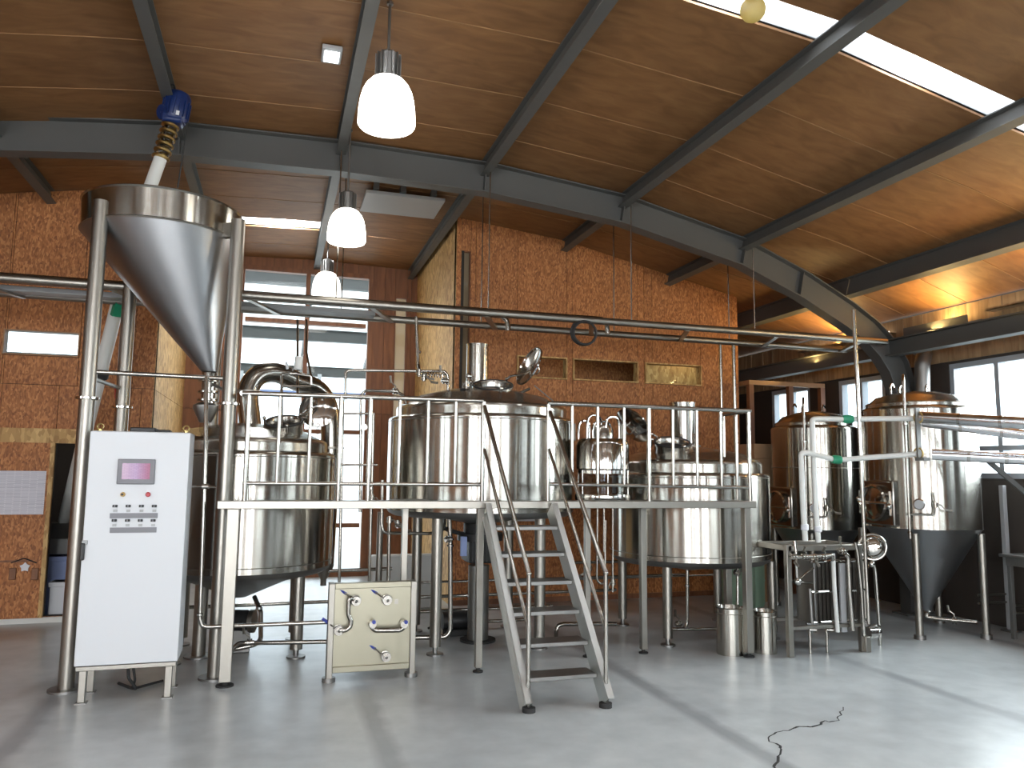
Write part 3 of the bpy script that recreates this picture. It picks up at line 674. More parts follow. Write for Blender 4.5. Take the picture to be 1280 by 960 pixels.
def vessel(name, label, c, Rv, z0, z1, zs, za, tip, legs, leg_r, group='brewing vessels'):
    x, y = c
    r_ = E(name, label, 'tank', (x, y, 0), group)
    m = MB(); prof = [(0, tip), (.06, tip)] + [(Rv*.55, z0-(z0-tip)*.42), (Rv-.06, z0-.045)] + [(Rv-.02, z0-.02), (Rv, z0+.012)]
    m.lathe(prof, (x, y, 0), n=64); m.build('bottom_cone', M['dullst'], r_)
    m = MB(); m.lathe([(Rv, z0+.012), (Rv, z1-.035)] + ellip(Rv, z1-.035, Rv-.07, z1)+[(Rv-.085, z1+.002)], (x, y, 0), n=96); m.build('shell', M['tank'], r_)
    Ri = Rv-.07
    m = MB(); m.lathe([(Ri-.03, z1-.02), (Ri, z1-.01), (Ri, zs-.05)] + ellip(Ri, zs-.05, Ri-.08, zs)+[(Ri*.75, zs+(za-zs)*.45), (Ri*.45, zs+(za-zs)*.8), (.12, za), (0, za)], (x, y, 0), n=80); m.build('dome', M['shell'], r_)
    for zz in (z0+.06, z1-.05): m = MB(); m.ring((x, y, zz), (0, 0, 1), Rv+.001, .004, 64, 6); m.build('weld_band', M['satin'], r_)
    for lx, ly in legs: leg_with_foot(r_, lx, ly, z0-.02, leg_r)
    return r_
LT = 'brewing vessels'
# left: mash vessel with vapour duct
c1 = (-.25, 7.33); L1 = [(.24, 7.0), (-.74, 7.0), (.24, 7.72), (-.74, 7.72)]
v1 = vessel('brewing_vessel', 'left brewing vessel under the hopper with a fat looping vapour duct', c1, .78, .74, 1.74, 1.86, 1.99, .47, L1, .052)
manway(v1, (.07, 7.02, 1.90), .155, .10, (-.10, -.40, 1), A(397, 512, 7.18), (-.15, -.9, .25), .165, glass=True)
pts = [A(316, 552, 7.62), A(312, 520, 7.62), A(310, 490, 7.62), A(322, 470, 7.66), A(345, 466, 7.74), A(372, 477, 7.85), A(397, 487, 7.98), A(411, 512, 8.08), A(413, 560, 8.10), A(409, 640, 8.10), A(405, 704, 8.10)]
m = MB(); sm = []
for i in range(len(pts)-1):
    p0, p1, p2, p3 = pts[max(0, i-1)], pts[i], pts[i+1], pts[min(len(pts)-1, i+2)]
    for k in range(5):
        t = k/5; sm.append(0.5*((2*p1)+(p2-p0)*t+(2*p0-5*p1+4*p2-p3)*t*t+(3*p1-p0-3*p2+p3)*t**3))
sm.append(pts[-1]); m.tube(sm, .098, 20); dk = m.build('vapour_duct', M['pipe'], v1)
m = MB(); e = pts[-1]; m.lathe([(.098, 0), (.098, -.03), (.03, -.16), (.03, -.22), (0, -.22)], e, (0, 0, 1), 18); m.build('condensate_cone', M['satin'], dk)
for i in (2, 8): m = MB(); clamp(m, pts[i], (0, 0, 1), .099); m.build('duct_clamp', M['satin'], dk)
m = MB(); m.lathe([(.13, 0), (.13, .02), (.10, .03), (.10, .10)], (pts[0].x, pts[0].y, 1.86), n=20); m.build('duct_collar', M['pipe'], v1)
# spray pipe above vessel 1
m = MB(); m.tube([A(352, 560, 6.9), A(352, 480, 6.95), A(352, 468, 6.95), A(362, 466, 6.97), A(389, 470, 7.0), A(389, 483, 7.0), A(364, 483, 6.98), A(352, 483, 6.95)], .013, 8, fil=.02); sp_ = m.build('spray_pipe', M['pipe'], v1)
valve(sp_ and v1, A(366, 467, 6.97), (1, 0, .05), .018, (0, 0, 1), 'white', length=.07)
m = MB(); m.cyl(A(372, 462, 6.97), A(374, 446, 6.97), .035, 14); m.build('white_actuator', M['wpipe'], v1)
m = MB(); m.cyl(A(372, 496, 6.97), A(372, 400, 7.35), .011, 8); m.build('drop_pipe', M['pipe'], v1)
m = MB(); m.tube([A(389, 470, 7.0), A(383, 440, 7.2), A(383, 400, 7.38)], .011, 8, fil=.03); m.build('drop_pipe', M['pipe'], v1)

# middle: kettle on tall legs
c2 = (1.92, 7.3); L2 = [(1.40, 6.80), (2.36, 6.80), (2.36, 7.8), (1.40, 7.8)]
v2 = vessel('brewing_vessel', 'large middle brewing vessel behind the stairs with a raised round lid', c2, .90, 1.22, 2.10, 2.22, 2.40, 1.08, L2, .05)
m = MB(); m.lathe([(.108, 2.36), (.112, 2.36), (.112, 2.86), (.118, 2.86), (.118, 2.875), (.104, 2.875), (.104, 2.4)], (1.93, 7.55, 0), n=28); ch = m.build('chimney', M['tank'], v2)
m = MB(); clamp(m, (1.93, 7.55, 2.40), (0, 0, 1), .112); m.build('chimney_flange', M['satin'], ch)
manway(v2, (1.95, 7.02, 2.25), .185, .15, (-.10, -.36, 1), A(662, 458, 7.02), RT*.81-UP*.45+FW*.35, .205)
p = A(586, 470, 6.95); m = MB(); m.tube([V((p.x, p.y, 2.28)), V((p.x, p.y, 2.36)), p], .018, 8); m.ball(p, .03, 12); m.build('level_probe', M['mirror'], v2)
valve(v2, A(583, 481, 6.92), (0, 0, 1), .024, (-.5, -.5, .3), 'black', length=.06)
m = MB(); m.tube([A(640, 500, 6.88), A(648, 492, 6.9), A(662, 486, 6.92)], .014, 8, fil=.02); m.ball(A(647, 494, 6.86), .024, 10); m.build('lid_clamp', M['mirror'], v2)
m = MB(); m.tube([A(668, 482, 7.0), A(690, 500, 7.0), A(708, 520, 7.0)], .006, 6); m.build('lid_chain', M['dullst'], v2)
# gear motor and outlet under the kettle
gm = E('gear_motor', 'black gear motor with pale label under the middle brewing vessel', 'motor', (1.92, 7.3, .85))
m = MB(); m.cyl((1.92, 7.3, 1.09), (1.92, 7.3, .98), .16, 20); m.cyl((1.92, 7.3, 1.0), (1.92, 7.3, .93), .22, 20); m.build('gear_case', M['black'], gm)
m = MB(); m.bb((1.78, 7.16, .72), (2.05, 7.44, .94)); m.build('motor_body', M['rubber'], gm, bevel=.03)
m = MB()
for k in range(9): m.bb((1.775+k*.034, 7.15, .74), (1.785+k*.034, 7.45, .925))
m.build('cooling_fins', M['black'], gm)
a = A(580, 683, 7.12); m = MB(); m.bb(a-V((.03, .0, .09)), a+V((.03, .035, .09))); m.build('label_plate', M['palebluebin'], gm, bevel=.004)
m = MB(); m.tube([(1.78, 7.3, .98), (1.6, 7.25, 1.03), (1.5, 7.2, 1.08)], .02, 8, fil=.05); m.build('cable', M['rubber'], gm)

# right vessel, low
c3 = (4.07, 7.1); L3 = [(3.56, 6.62), (4.70, 6.62), (4.70, 7.6), (3.56, 7.6)]
v3 = vessel('brewing_vessel', 'low right brewing vessel beside the fermenters with a short chimney', c3, .80, .76, 1.60, 1.73, 1.86, .62, L3, .045)
m = MB(); m.lathe([(.128, 1.84), (.132, 1.84), (.132, 2.33), (.138, 2.33), (.138, 2.345), (.124, 2.345), (.124, 1.9)], (4.17, 7.38, 0), n=28); ch = m.build('chimney', M['tank'], v3)
m = MB(); clamp(m, (4.17, 7.38, 1.88), (0, 0, 1), .132); m.build('chimney_flange', M['satin'], ch)
manway(v3, (3.75, 6.86, 1.76), .175, .13, (-.1, -.34, 1), A(791, 532, 6.95), -RT*.65-UP*.54-FW*.5, .20)
p = A(869, 545, 6.85); m = MB(); m.tube([V((p.x, p.y, 1.78)), p], .015, 8); m.ball(p, .028, 12); m.build('level_probe', M['mirror'], v3)

# grant vessel between kettle and right vessel
gc = (2.96, 6.74)
zg = lambda py: A(750, py, 6.6).z
g = E('sight_vessel', 'small polished glass-sided vessel with hoop pipes between two brewing vessels', 'tank', (gc[0], gc[1], zg(626)))
m = MB(); m.lathe([(.0, zg(548)), (.215, zg(548)), (.235, zg(551)), (.25, zg(556)), (.25, zg(586)), (.235, zg(588)), (.235, zg(592))], (*gc, 0), n=40); m.build('upper_band', M['mirror'], g)
m = MB(); m.lathe([(.228, zg(592)), (.228, zg(617)), (.222, zg(617)), (.222, zg(592))], (*gc, 0), n=40); m.build('glass_wall', M['clear'], g)
m = MB(); m.lathe([(0, zg(626)), (.26, zg(626)), (.265, zg(622)), (.26, zg(618)), (.2, zg(617)), (0, zg(617))], (*gc, 0), n=40); m.build('base_flange', M['mirror'], g)
for k in range(6):
    a = 2*PI*k/6+.3; m = MB(); q = V((gc[0]+math.cos(a)*.245, gc[1]+math.sin(a)*.245, zg(622))); m.cyl(q, V((q.x, q.y, zg(588))), .008, 8); m.build('tie_rod', M['pipe'], g)
m = MB(); m.lathe([(.10, zg(549)), (.10, zg(536)), (.075, zg(530)), (0, zg(528))], (*gc, 0), n=24); m.build('top_dome', M['pipe'], g)
for (xa, xb, py) in ((723, 737, 526), (734, 752, 519), (757, 774, 521), (741, 763, 527)):
    a, b = A(xa, 549, 6.66), A(xb, 549, 6.74); t0, t1 = A(xa, py, 6.66), A(xb, py, 6.74)
    m = MB(); m.tube([a, t0, t1, b], .012, 8, fil=.09); m.build('hoop_pipe', M['mirror'], g)
for px in (716, 779):
    m = MB(); q = A(px, 540, 6.72); m.box(q, (.05, .03, .16)); m.build('side_block', M['satin'], g, bevel=.006)

# ------------------------------------------------------------------ malt hopper
hc, HR = (-.985, 6.88), .61
hp = E('malt_hopper', 'big conical steel malt hopper on four tall round legs at left', 'hopper', (hc[0], hc[1], 0))
z_t, z_b = 3.74, 3.49
m = MB(); m.lathe([(HR-.01, z_t), (HR, z_t+.008), (HR+.012, z_t), (HR, z_t-.012), (HR, z_b), (HR-.006, z_b), (HR-.008, z_t-.01)], (*hc, 0), n=72); m.build('rim_band', M['tank'], hp)
oc = V((-.55, 6.75, 2.38)); n_ = 64
circ = lambda c, r, z: [V((c[0]+r*math.cos(2*PI*k/n_), c[1]+r*math.sin(2*PI*k/n_), z)) for k in range(n_)]
rings = []
for k in range(9):
    t = k/8; rings.append(circ((hc[0]+(oc.x-hc[0])*t, hc[1]+(oc.y-hc[1])*t), HR+(.062-HR)*t, z_b+(oc.z-z_b)*t))
m = MB(); m.loft(rings); m.build('cone', M['cone'], hp)
m = MB(); m.lathe([(HR, 0), (HR+.008, .012), (HR, .02)], (*hc, z_b-.004), n=72); m.build('weld_seam', M['satin'], hp)
zo = lambda py: A(257, py, 6.75).z
m = MB(); m.lathe([(.062, zo(466)), (.055, zo(470)), (.055, zo(505)), (.03, zo(505))], (oc.x, oc.y, 0), n=20)
for py in (476, 490, 500): clamp(m, (oc.x, oc.y, zo(py)), (0, 0, 1), .056)
m.build('outlet_throat', M['pipe'], hp)
m = MB(); m.lathe([(.05, zo(503)), (.10, zo(507)), (.10, zo(511)), (.045, zo(528)), (.03, zo(528))], (oc.x-.01, oc.y, 0), n=24); m.build('catch_funnel', M['dullst'], hp)
m = MB(); m.lathe([(.035, zo(528)), (.042, zo(530)), (.042, zo(540)), (.03, zo(542)), (.03, 1.845), (0, 1.845)], (oc.x-.01, oc.y, 0), n=18); m.build('discharge_spout', M['clear'], hp)
m = MB(); m.tube([(oc.x, oc.y, zo(478)), (oc.x+.10, oc.y-.12, zo(486)), (-.39, 6.50, zo(492))], .014, 8); m.build('stay', M['dullst'], hp)
legs = [(-1.36, 6.40, 3.62), (-.37, 6.48, 3.60), (-1.27, 7.25, 3.55), (-.55, 7.22, 3.47)]
for i, (x, y, z) in enumerate(legs):
    m = MB(); m.cyl((x, y, .015), (x, y, z), .056, 20); l = m.build('leg', M['satin'], hp)
    m = MB(); m.cyl((x, y, 0), (x, y, .016), .12, 24); m.build('foot_plate', M['dullst'], l)
    m = MB(); zcol = 1.6+.5
    clamp(m, (x, y, zcol), (0, 0, 1), .057); m.build('collar', M['mirror'], l)
    m = MB(); dx, dy = hc[0]-x, hc[1]-y; d_ = math.hypot(dx, dy); dx, dy = dx/d_, dy/d_
    m.bar((x, y, z-.08), (x+dx*max(.06, d_-HR+.003), y+dy*max(.06, d_-HR+.003), z-.08), .05, .12); m.build('leg_bracket', M['satin'], l)
m = MB(); m.cyl((-1.34, 6.40, 2.30), (-.40, 6.48, 2.30), .018, 10); m.build('tie_bar', M['pipe'], hp)
m = MB(); m.cyl((-1.36, 6.43, 2.26), (-1.28, 7.38, 2.26), .016, 10); m.build('tie_bar', M['dullst'], hp)

# auger with blue motor above the hopper
Ya = 6.58
au = E('grain_auger', 'sloping grain auger with blue motor rising out of the hopper', 'auger', A(188, 232, Ya))
p0, p1, p2 = A(182, 250, Ya), A(201, 197, Ya), A(213, 158, Ya)
m = MB(); m.cyl(p0, p1, .050, 16); m.build('auger_tube', M['wpipe'], au)
ax = (p2-p1).normalized()
m = MB(); m.cyl(p1, p2, .046, 16); m.build('clear_section', M['clear'], au)
m = MB()
for k in range(6): clamp(m, p1.lerp(p2, k/5), ax, .048)
m.build('section_collar', M['gold'], au)
m = MB(); m.tube([p1.lerp(p2, t/24)+ (frame_of(ax)[0]*math.cos(t*1.3)+frame_of(ax)[1]*math.sin(t*1.3))*.028 for t in range(25)], .010, 6); m.build('screw', M['pipe'], au)
sx = frame_of(ax)[0]
for s in (-1, 1): m = MB(); m.cyl(p1+RT*.058*s, p2+RT*.058*s, .007, 6); m.build('tie_rod', M['pipe'], au)
m = MB(); mc = A(216, 150, Ya); m.box(mc, (.16, .16, .08)); m.build('motor_flange', M['blue'], au, bevel=.02)
m = MB(); q0, q1 = A(217, 152, Ya), A(224, 118, Ya); m.lathe([(0, 0), (.085, 0), (.10, .02), (.10, (q1-q0).length-.03), (.085, (q1-q0).length), (0, (q1-q0).length+.005)], q0, q1-q0, 24); mt = m.build('motor_body', M['blue'], au)
m = MB()
for k in range(16):
    a = 2*PI*k/16; x_, y_, ax2 = frame_of(q1-q0); rr = (x_*math.cos(a)+y_*math.sin(a))
    m.bar(q0+rr*.104+ax2*.03, q0+rr*.104+ax2*.17, .008, .012, rr)
m.build('cooling_fins', M['blue'], mt)
m = MB(); m.cyl(A(202, 140, Ya-.05), A(211, 142, Ya), .06, 16); m.build('gear_head', M['blue'], au)
q = A(222, 141, Ya-.112); m = MB(); m.bar(q-(q1-q0).normalized()*.018, q+(q1-q0).normalized()*.018, .024, .006, (0, -1, 0)); m.build('name_plate', M['plainpaper'], mt)
m = MB(); cq = A(214, 100, Ya); m.tube([A(221, 118, Ya), A(217, 106, Ya), V((cq.x, cq.y, zc(cq.x)-.02))], .008, 6, fil=.05); m.build('power_cable', M['rubber'], au)
m = MB(); m.tube([A(234, 140, Ya), A(233, 165, Ya), A(222, 235, Ya+.1)], .006, 6, fil=.05); m.build('power_cable', M['rubber'], au)
# slanting inlet tube behind the hopper leg
it = E('inlet_auger', 'long white slanting auger tube behind the left hopper leg', 'auger', (-2.0, 9.3, 1.3))
pa, pm_, pf = A(149, 372, 8.0), A(106, 545, 8.72), A(80, 650, 9.98)
dd = (pm_-pa).normalized()
m = MB(); m.tube([pa, pm_, pf], .062, 16, fil=.5); m.build('tube', M['wpipe'], it)
m = MB(); m.bar(A(149, 378, 7.93), A(144, 395, 7.98), .08, .05); m.build('inspection_window', M['green'], it)
m = MB(); q = pa.lerp(pm_, .54); m.lathe([(.064, -.03), (.078, -.03), (.078, .03), (.064, .03)], q, dd, 18); m.build('black_collar', M['rubber'], it)
m = MB(); q = A(151, 369, 8.02); m.box(q, (.14, .10, .05)); m.build('end_cap', M['lgrey'], it, bevel=.008)
gmil = E('grain_mill', 'dark grain mill in the store room behind the pale blue bin', 'mill', (pf.x, pf.y, 0))
m = MB(); m.bb((pf.x-.16, pf.y-.05, 0), (pf.x+.16, pf.y+.18, .78)); m.build('body', M['dullst'], gmil, bevel=.01)
m = MB(); m.loft([[V((pf.x+a*.1, pf.y+.03+b*.08, .78)) for a, b in ((-1, -1), (1, -1), (1, 1), (-1, 1))], [V((pf.x+a*.18, pf.y+.03+b*.14, pf.z-.03)) for a, b in ((-1, -1), (1, -1), (1, 1), (-1, 1))]]); m.build('feed_hopper', M['satin'], gmil, smooth=False)

# red plug hanging by the hopper
rp = E('hanging_plug', 'red plug hanging on a dark cable above the white control cabinet', 'plug', A(149, 500, 7.6))
m = MB(); a, b = A(148, 482, 7.6), A(149, 506, 7.6); m.lathe([(.012, 0), (.028, .02), (.036, .07), (.030, (a-b).length-.02), (.014, (a-b).length)], b, a-b, 14); m.build('body', M['red'], rp)
m = MB(); m.tube([a, A(153, 430, 7.75), A(157, 388, 7.9), V((A(158, 372, 7.96).x, 7.96, 3.14))], .008, 6, fil=.1); m.build('cable', M['rubber'], rp)
m = MB(); m.tube([b, A(148, 530, 7.6), A(146, 560, 7.6), A(150, 590, 7.62)], .009, 6, fil=.05); m.build('tail_cable', M['rubber'], rp)

# ------------------------------------------------------------------ control cabinet
cx0, cx1, cy0, cy1, cz0, cz1 = -1.24, -.592, 6.0, 6.34, .245, 1.845
cab = E('control_cabinet', 'tall white control cabinet with small touch screen and switches', 'cabinet', ((cx0+cx1)/2, (cy0+cy1)/2, 0))
m = MB(); m.bb((cx0+.004, cy0+.02, cz0), (cx1-.002, cy1, cz1)); m.build('body', M['white'], cab, bevel=.006)
m = MB(); m.bb((cx0, cy0, cz0+.004), (cx1, cy0+.018, cz1-.004)); dr = m.build('door', M['white'], cab, bevel=.005)
q = A(103, 690, cy0-.01); m = MB(); m.bb((q.x-.012, cy0-.03, q.z-.055), (q.x+.014, cy0, q.z+.06)); m.build('door_handle', M['black'], dr, bevel=.006)
q = A(105, 681, cy0-.01); m = MB(); m.bb((q.x-.015, cy0-.012, q.z), (q.x+.02, cy0, q.z+.03)); m.build('lock_plate', M['lgrey'], dr, bevel=.003)
yf = cy0-.001
a, b = A(148, 573.5, yf), A(193, 605.5, yf)
m = MB(); m.bb((a.x, yf-.018, b.z), (b.x, yf, a.z)); sc_ = m.build('touch_screen', M['grey'], cab, bevel=.006)
m = MB(); w_, h_ = b.x-a.x, a.z-b.z; m.bb((a.x+w_*.13, yf-.0195, b.z+h_*.2), (b.x-w_*.13, yf-.017, a.z-h_*.17)); m.build('display', M['screen'], sc_, smooth=False)
p = A(153.5, 618, yf); m = MB(); m.lathe([(0, .024), (.012, .024), (.016, .012), (.017, 0)], p, (0, -1, 0), 18); k_ = m.build('key_switch', M['yellow'], cab)
m = MB(); m.cyl(p+V((0, -.022, 0)), p+V((0, -.032, 0)), .008, 10); m.build('key_barrel', M['black'], k_)
p = A(185.5, 618, yf); m = MB(); m.lathe([(0, .030), (.012, .030), (.017, .022), (.014, .016), (.010, 0)], p, (0, -1, 0), 18); k_ = m.build('stop_button', M['red'], cab)
m = MB(); m.bb((p.x-.013, yf-.004, p.z+.014), (p.x+.013, yf, p.z+.032)); m.build('tag_plate', M['plainpaper'], k_, smooth=False)
for row, (y0, xs) in enumerate(((632.5, (144, 160.5, 177, 193)), (650.5, (143, 159.5, 175.5, 191.5)))):
    for x in xs:
        p = A(x, y0, yf); m = MB(); m.bb((p.x-.016, yf-.012, p.z-.009), (p.x+.016, yf, p.z+.009)); k_ = m.build('selector_switch', M['black'], cab, bevel=.003)
        m = MB(); m.bb((p.x-.003, yf-.024, p.z-.009), (p.x+.003, yf-.012, p.z+.009)); m.build('switch_lever', M['grey'], k_, smooth=False)
        q = A(x, y0+5.5, yf); m = MB(); m.bb((q.x-.012, yf-.006, q.z-.011), (q.x+.012, yf, q.z+.006)); m.build('switch_collar', M['lgrey'], k_, smooth=False)
    a, b = A(137.5, y0+9, yf), A(197-row*1.5, y0+15, yf); m = MB(); m.bb((a.x, yf-.004, b.z), (b.x, yf, a.z)); m.build('label_strip', M['grey'], cab, smooth=False)
m = MB(); m.bb((cx0+.01, cy0+.01, cz0-.03), (cx1-.01, cy1-.01, cz0-.001)); st2 = m.build('stand_frame', M['satin'], cab, bevel=.003)
for x in (cx0+.055, cx1-.055):
    for y in (cy0+.035, cy1-.035):
        m = MB(); m.bb((x-.022, y-.022, .008), (x+.022, y+.022, cz0-.03)); l = m.build('leg', M['satin'], cab, bevel=.003)
        m = MB(); m.bb((x-.035, y-.035, 0), (x+.035, y+.035, .008)); m.build('foot_plate', M['dullst'], l, smooth=False)
for x in (cx0+.05, cx1-.035):
    for y in (cy0+.05,):
        m = MB(); m.ring((x, y, cz1+.030), (0, 1, 0), .020, .006, 18, 6); m.cyl((x, y, cz1), (x, y, cz1+.012), .014, 10); m.build('lifting_eye', M['gold'], cab)
a = A(187, 537, cy0+.2); m = MB(); m.bb((a.x-.12, cy0+.12, cz1), (a.x+.05, cy0+.26, cz1+.035)); m.bb((a.x+.05, cy0+.12, cz1), (a.x+.15, cy0+.24, cz1+.022)); tag(m.build('black_tool_case', M['black'], bevel=.008), 'small black case lying on top of the control cabinet', 'case')
m = MB(); q = V((-.93, 6.16, .215)); m.tube([q, q+V((.01, 0, -.10)), q+V((.06, .05, -.19)), q+V((.0, .16, -.205)), q+V((-.1, .3, -.203))], .011, 8, fil=.05); m.tube([q+V((.03, 0, 0)), q+V((.05, .02, -.12)), q+V((.02, .1, -.2)), q+V((.2, .3, -.205))], .009, 8, fil=.05); m.build('cable_loop', M['rubber'], cab)

# ------------------------------------------------------------------ platform, rails, stairs
PY = lambda x: 6.21 - .042*(x+.3)
def PP(px, py, dy=0.0):
    """point of the platform front plane seen at pixel px,py"""
    y = 6.1
    for _ in range(4): y = PY(A(px, py, y).x) + dy
    return A(px, py, y)
pl = E('brewing_platform', 'steel platform with upright railings in front of the three brewing vessels', 'platform', (1.9, 6.3, 0))
ZD = 1.35
xL, xR = PP(272, 628).x, PP(943, 628).x
xc0, xc1 = PP(605, 620).x, PP(686, 620).x
m = MB(); m.bar((xL, PY(xL), ZD-.03), (xR, PY(xR), ZD-.03), .06, .06); m.build('front_beam', M['satin'], pl, bevel=.004)
YBK = 6.66
for x0, x1, yb in ((-.22, .95, 6.46), (.95, 1.25, YBK), (1.25, 2.60, 6.34), (2.60, 3.42, 6.42), (3.42, 4.1, 6.24)):
    m = MB(); m.bb((x0, max(PY(x0), PY(x1))+.03, ZD-.035), (x1, yb, ZD-.005)); m.build('deck_plate', M['dullst'], pl, smooth=False)
m = MB(); m.bar((4.07, PY(4.07), ZD-.03), (4.14, 6.52, ZD-.03), .05, .06); m.build('side_beam', M['satin'], pl, bevel=.004)
def post(x, y, z1, w, name='post'):
    m = MB(); m.bb((x-w/2, y-w/2, .035), (x+w/2, y+w/2, z1)); o = m.build(name, M['satin'], pl, bevel=.004)
    m = MB(); m.cyl((x, y, .008), (x, y, .04), w*.3, 10); m.cyl((x, y, 0), (x, y, .012), w*.75, 16); m.build('foot', M['rubber'], o)
    return o
for px, py, w, back in ((281, 850, .085, 0), (598, 846, .055, 0), (938, 826, .065, 0)):
    p = PP(px, py, .0); post(p.x, PY(p.x)+.02, ZD-.06, w)
for x, y, w in ((1.08, 6.62, .05), (2.66, 6.40, .05), (3.20, 6.40, .055), (4.13, 6.50, .06)): post(x, y, ZD-.035, w)
def rail_run(pxs, full, ytop, ymid, a, b):
    """railing between pixels a and b: top and middle rails, balusters and posts"""
    T = lambda px: PP(px, ytop(px)); Mi = lambda px: PP(px, ymid(px))
    m = MB(); m.tube([T(a), T(b)], .020, 10); m.build('top_rail', M['pipe'], pl)
    m = MB(); m.tube([Mi(a), Mi(b)], .016, 10); m.build('middle_rail', M['pipe'], pl)
    for px in pxs:
        x = PP(px, 550).x; zt = T(px).z; zb = ZD if px in full else Mi(px).z
        m = MB(); m.cyl((x, PY(x), zb), (x, PY(x), zt-.008), .019 if px in full else .014, 10); m.build('rail_post' if px in full else 'baluster', M['pipe'], pl)
rail_run((309, 348, 387, 425, 462, 499, 534.5, 569, 603.5), (309, 425, 462, 603.5), lambda p: 491.5+(p-300)*.0311, lambda p: 604+(p-303)*.0055, 303, 604)
rail_run((685, 715, 747, 780, 811, 841, 871, 901, 936), (685, 811, 936), lambda p: 504+(p-685)*.0385, lambda p: 605+(p-685)*.018, 685, 938)
pr_ = [PP(936, 513.7), AX(904, 521, 4.12)]; pr_[1].z = pr_[0].z; pm_ = [PP(936, 609.5), None]; pm_[1] = V((pr_[1].x, pr_[1].y, pm_[0].z))
m = MB(); m.tube(pr_, .020, 10); m.build('top_rail', M['pipe'], pl)
m = MB(); m.tube(pm_, .016, 10); m.build('middle_rail', M['pipe'], pl)
for t in (.5, 1.0):
    q = pr_[0].lerp(pr_[1], t); m = MB(); m.cyl((q.x, q.y, ZD-.02), (q.x, q.y, q.z), .016, 10); m.build('rail_post', M['pipe'], pl)
q = PP(303, 491.5); qb = V((q.x+.03, 6.46, q.z))
m = MB(); m.tube([q, qb], .020, 10); m.build('top_rail', M['pipe'], pl)
m = MB(); m.cyl((qb.x+.03, qb.y-.03, ZD-.02), (qb.x, qb.y, qb.z), .018, 10); m.build('rail_post', M['pipe'], pl)

sr = E('platform_stairs', 'steep open steel stairs with double handrails up to the platform', 'stairs', (1.95, 5.5, 0))
Bl, Br = G(661, 890), G(757, 884)
Tl, Tr = V((xc0+.03, PY(xc0)-.035, ZD-.01)), V((xc1+.0, PY(xc1)-.035, ZD-.01))
for Bp, Tp, s_ in ((Bl, Tl, -1), (Br, Tr, 1)):
    a, b = Bp+V((0, -.0, .025)), Tp-V((0, 0, .05)); d = (b-a).normalized(); n = V((1, 0, 0)).cross(d).normalized()
    m = MB(); m.bar(a, b, .012, .15, n); m.bar(a+n*.07-V((s_*-.018, 0, 0)), b+n*.07-V((s_*-.018, 0, 0)), .045, .010, n); m.bar(a-n*.07-V((s_*-.018, 0, 0)), b-n*.07-V((s_*-.018, 0, 0)), .045, .010, n)
    st = m.build('stringer', M['satin2'], sr, smooth=False)
    m = MB(); m.cyl(Bp+V((0, 0, 0)), Bp+V((0, 0, .03)), .045, 14); m.build('rubber_foot', M['rubber'], st)
for k in range(1, 7):
    t = k/7; l, r_ = Bl.lerp(Tl, t), Br.lerp(Tr, t); z = ZD*t
    m = MB(); m.bb((l.x+.008, l.y-.06, z-.028), (r_.x-.008, l.y+.13, z)); m.build('tread', M['dullst'], sr, bevel=.003)
for Bp, Tp, X, npx, ntop, u0_, l0_, l1_ in ((Bl, Tl, 0, 661.5, 717, (604.5, 508), (604.5, 562), (660.5, 786)), (Br, Tr, 1, 757, 716, (686, 515), (685, 562), (756.5, 788))):
    b0 = Bp + V((.012*(1 if X else 0), .02, .10)); nt_ = A(npx, ntop, Bp.y+.02); nt_.x = b0.x
    m = MB(); m.cyl(b0-V((0, 0, .08)), nt_, .016, 10); m.build('newel_post', M['pipe'], sr)
    u = PP(*u0_); l = PP(*l0_)
    m = MB(); m.cyl(nt_, u-V((0, .03, 0)), .017, 10); m.ball(nt_, .019, 10); m.build('handrail', M['pipe'], sr)
    q = A(*l1_, Bp.y+.02); q.x = b0.x
    m = MB(); m.cyl(q, l-V((0, .03, 0)), .014, 10); m.build('lower_handrail', M['pipe'], sr)

# ------------------------------------------------------------------ valve panel with five butterfly valves
vp_ = E('valve_panel', 'low square steel valve panel with blue handled valves', 'panel', (.76, 6.12, 0))
Yv = 6.12
a, b = A(412, 730, Yv), A(518, 838, Yv)
fx0, fx1, fz0, fz1 = a.x, b.x, A(465, 838, Yv).z, A(465, 728, Yv).z
m = MB(); m.bb((fx0+.04, Yv+.012, fz0+.02), (fx1-.04, Yv+.022, fz1-.02)); m.build('face_sheet', M['panel'], vp_, smooth=False)
for x in (fx0+.02, fx1-.02):
    m = MB(); m.bb((x-.022, Yv-.012, .03), (x+.022, Yv+.10, fz1)); l = m.build('leg', M['satin'], vp_, bevel=.004)
    m = MB(); m.cyl((x, Yv+.04, 0), (x, Yv+.04, .032), .05, 14); m.build('foot', M['dullst'], l)
for z in (fz0+.02, fz1-.02):
    m = MB(); m.bb((fx0+.042, Yv-.010, z-.022), (fx1-.042, Yv+.05, z+.022)); m.build('cross_bar', M['panel'], vp_, bevel=.004)
def pv(px, py, hx, hy):
    p = A(px, py, Yv-.03); h = A(hx, hy, Yv-.07); valve(vp_, p, (0, -1, 0), .026, h-p, grip='bluegrip', length=max(.08, (h-p).length))
    m = MB(); m.lathe([(.028, .0), (.036, .0), (.036, .004), (.028, .006)], (p.x, Yv+.012, p.z), (0, -1, 0), 18); m.cyl((p.x, Yv+.012, p.z), p, .02, 12); m.build('valve_stub', M['pipe'], vp_)
for t in ((445, 751, 431, 742.5), (484, 750, 470, 742), (423.5, 788, 409.5, 780), (482.5, 821, 468, 812.5)): pv(*t)
P_ = lambda x, y, d=.05: A(x, y, Yv-d)
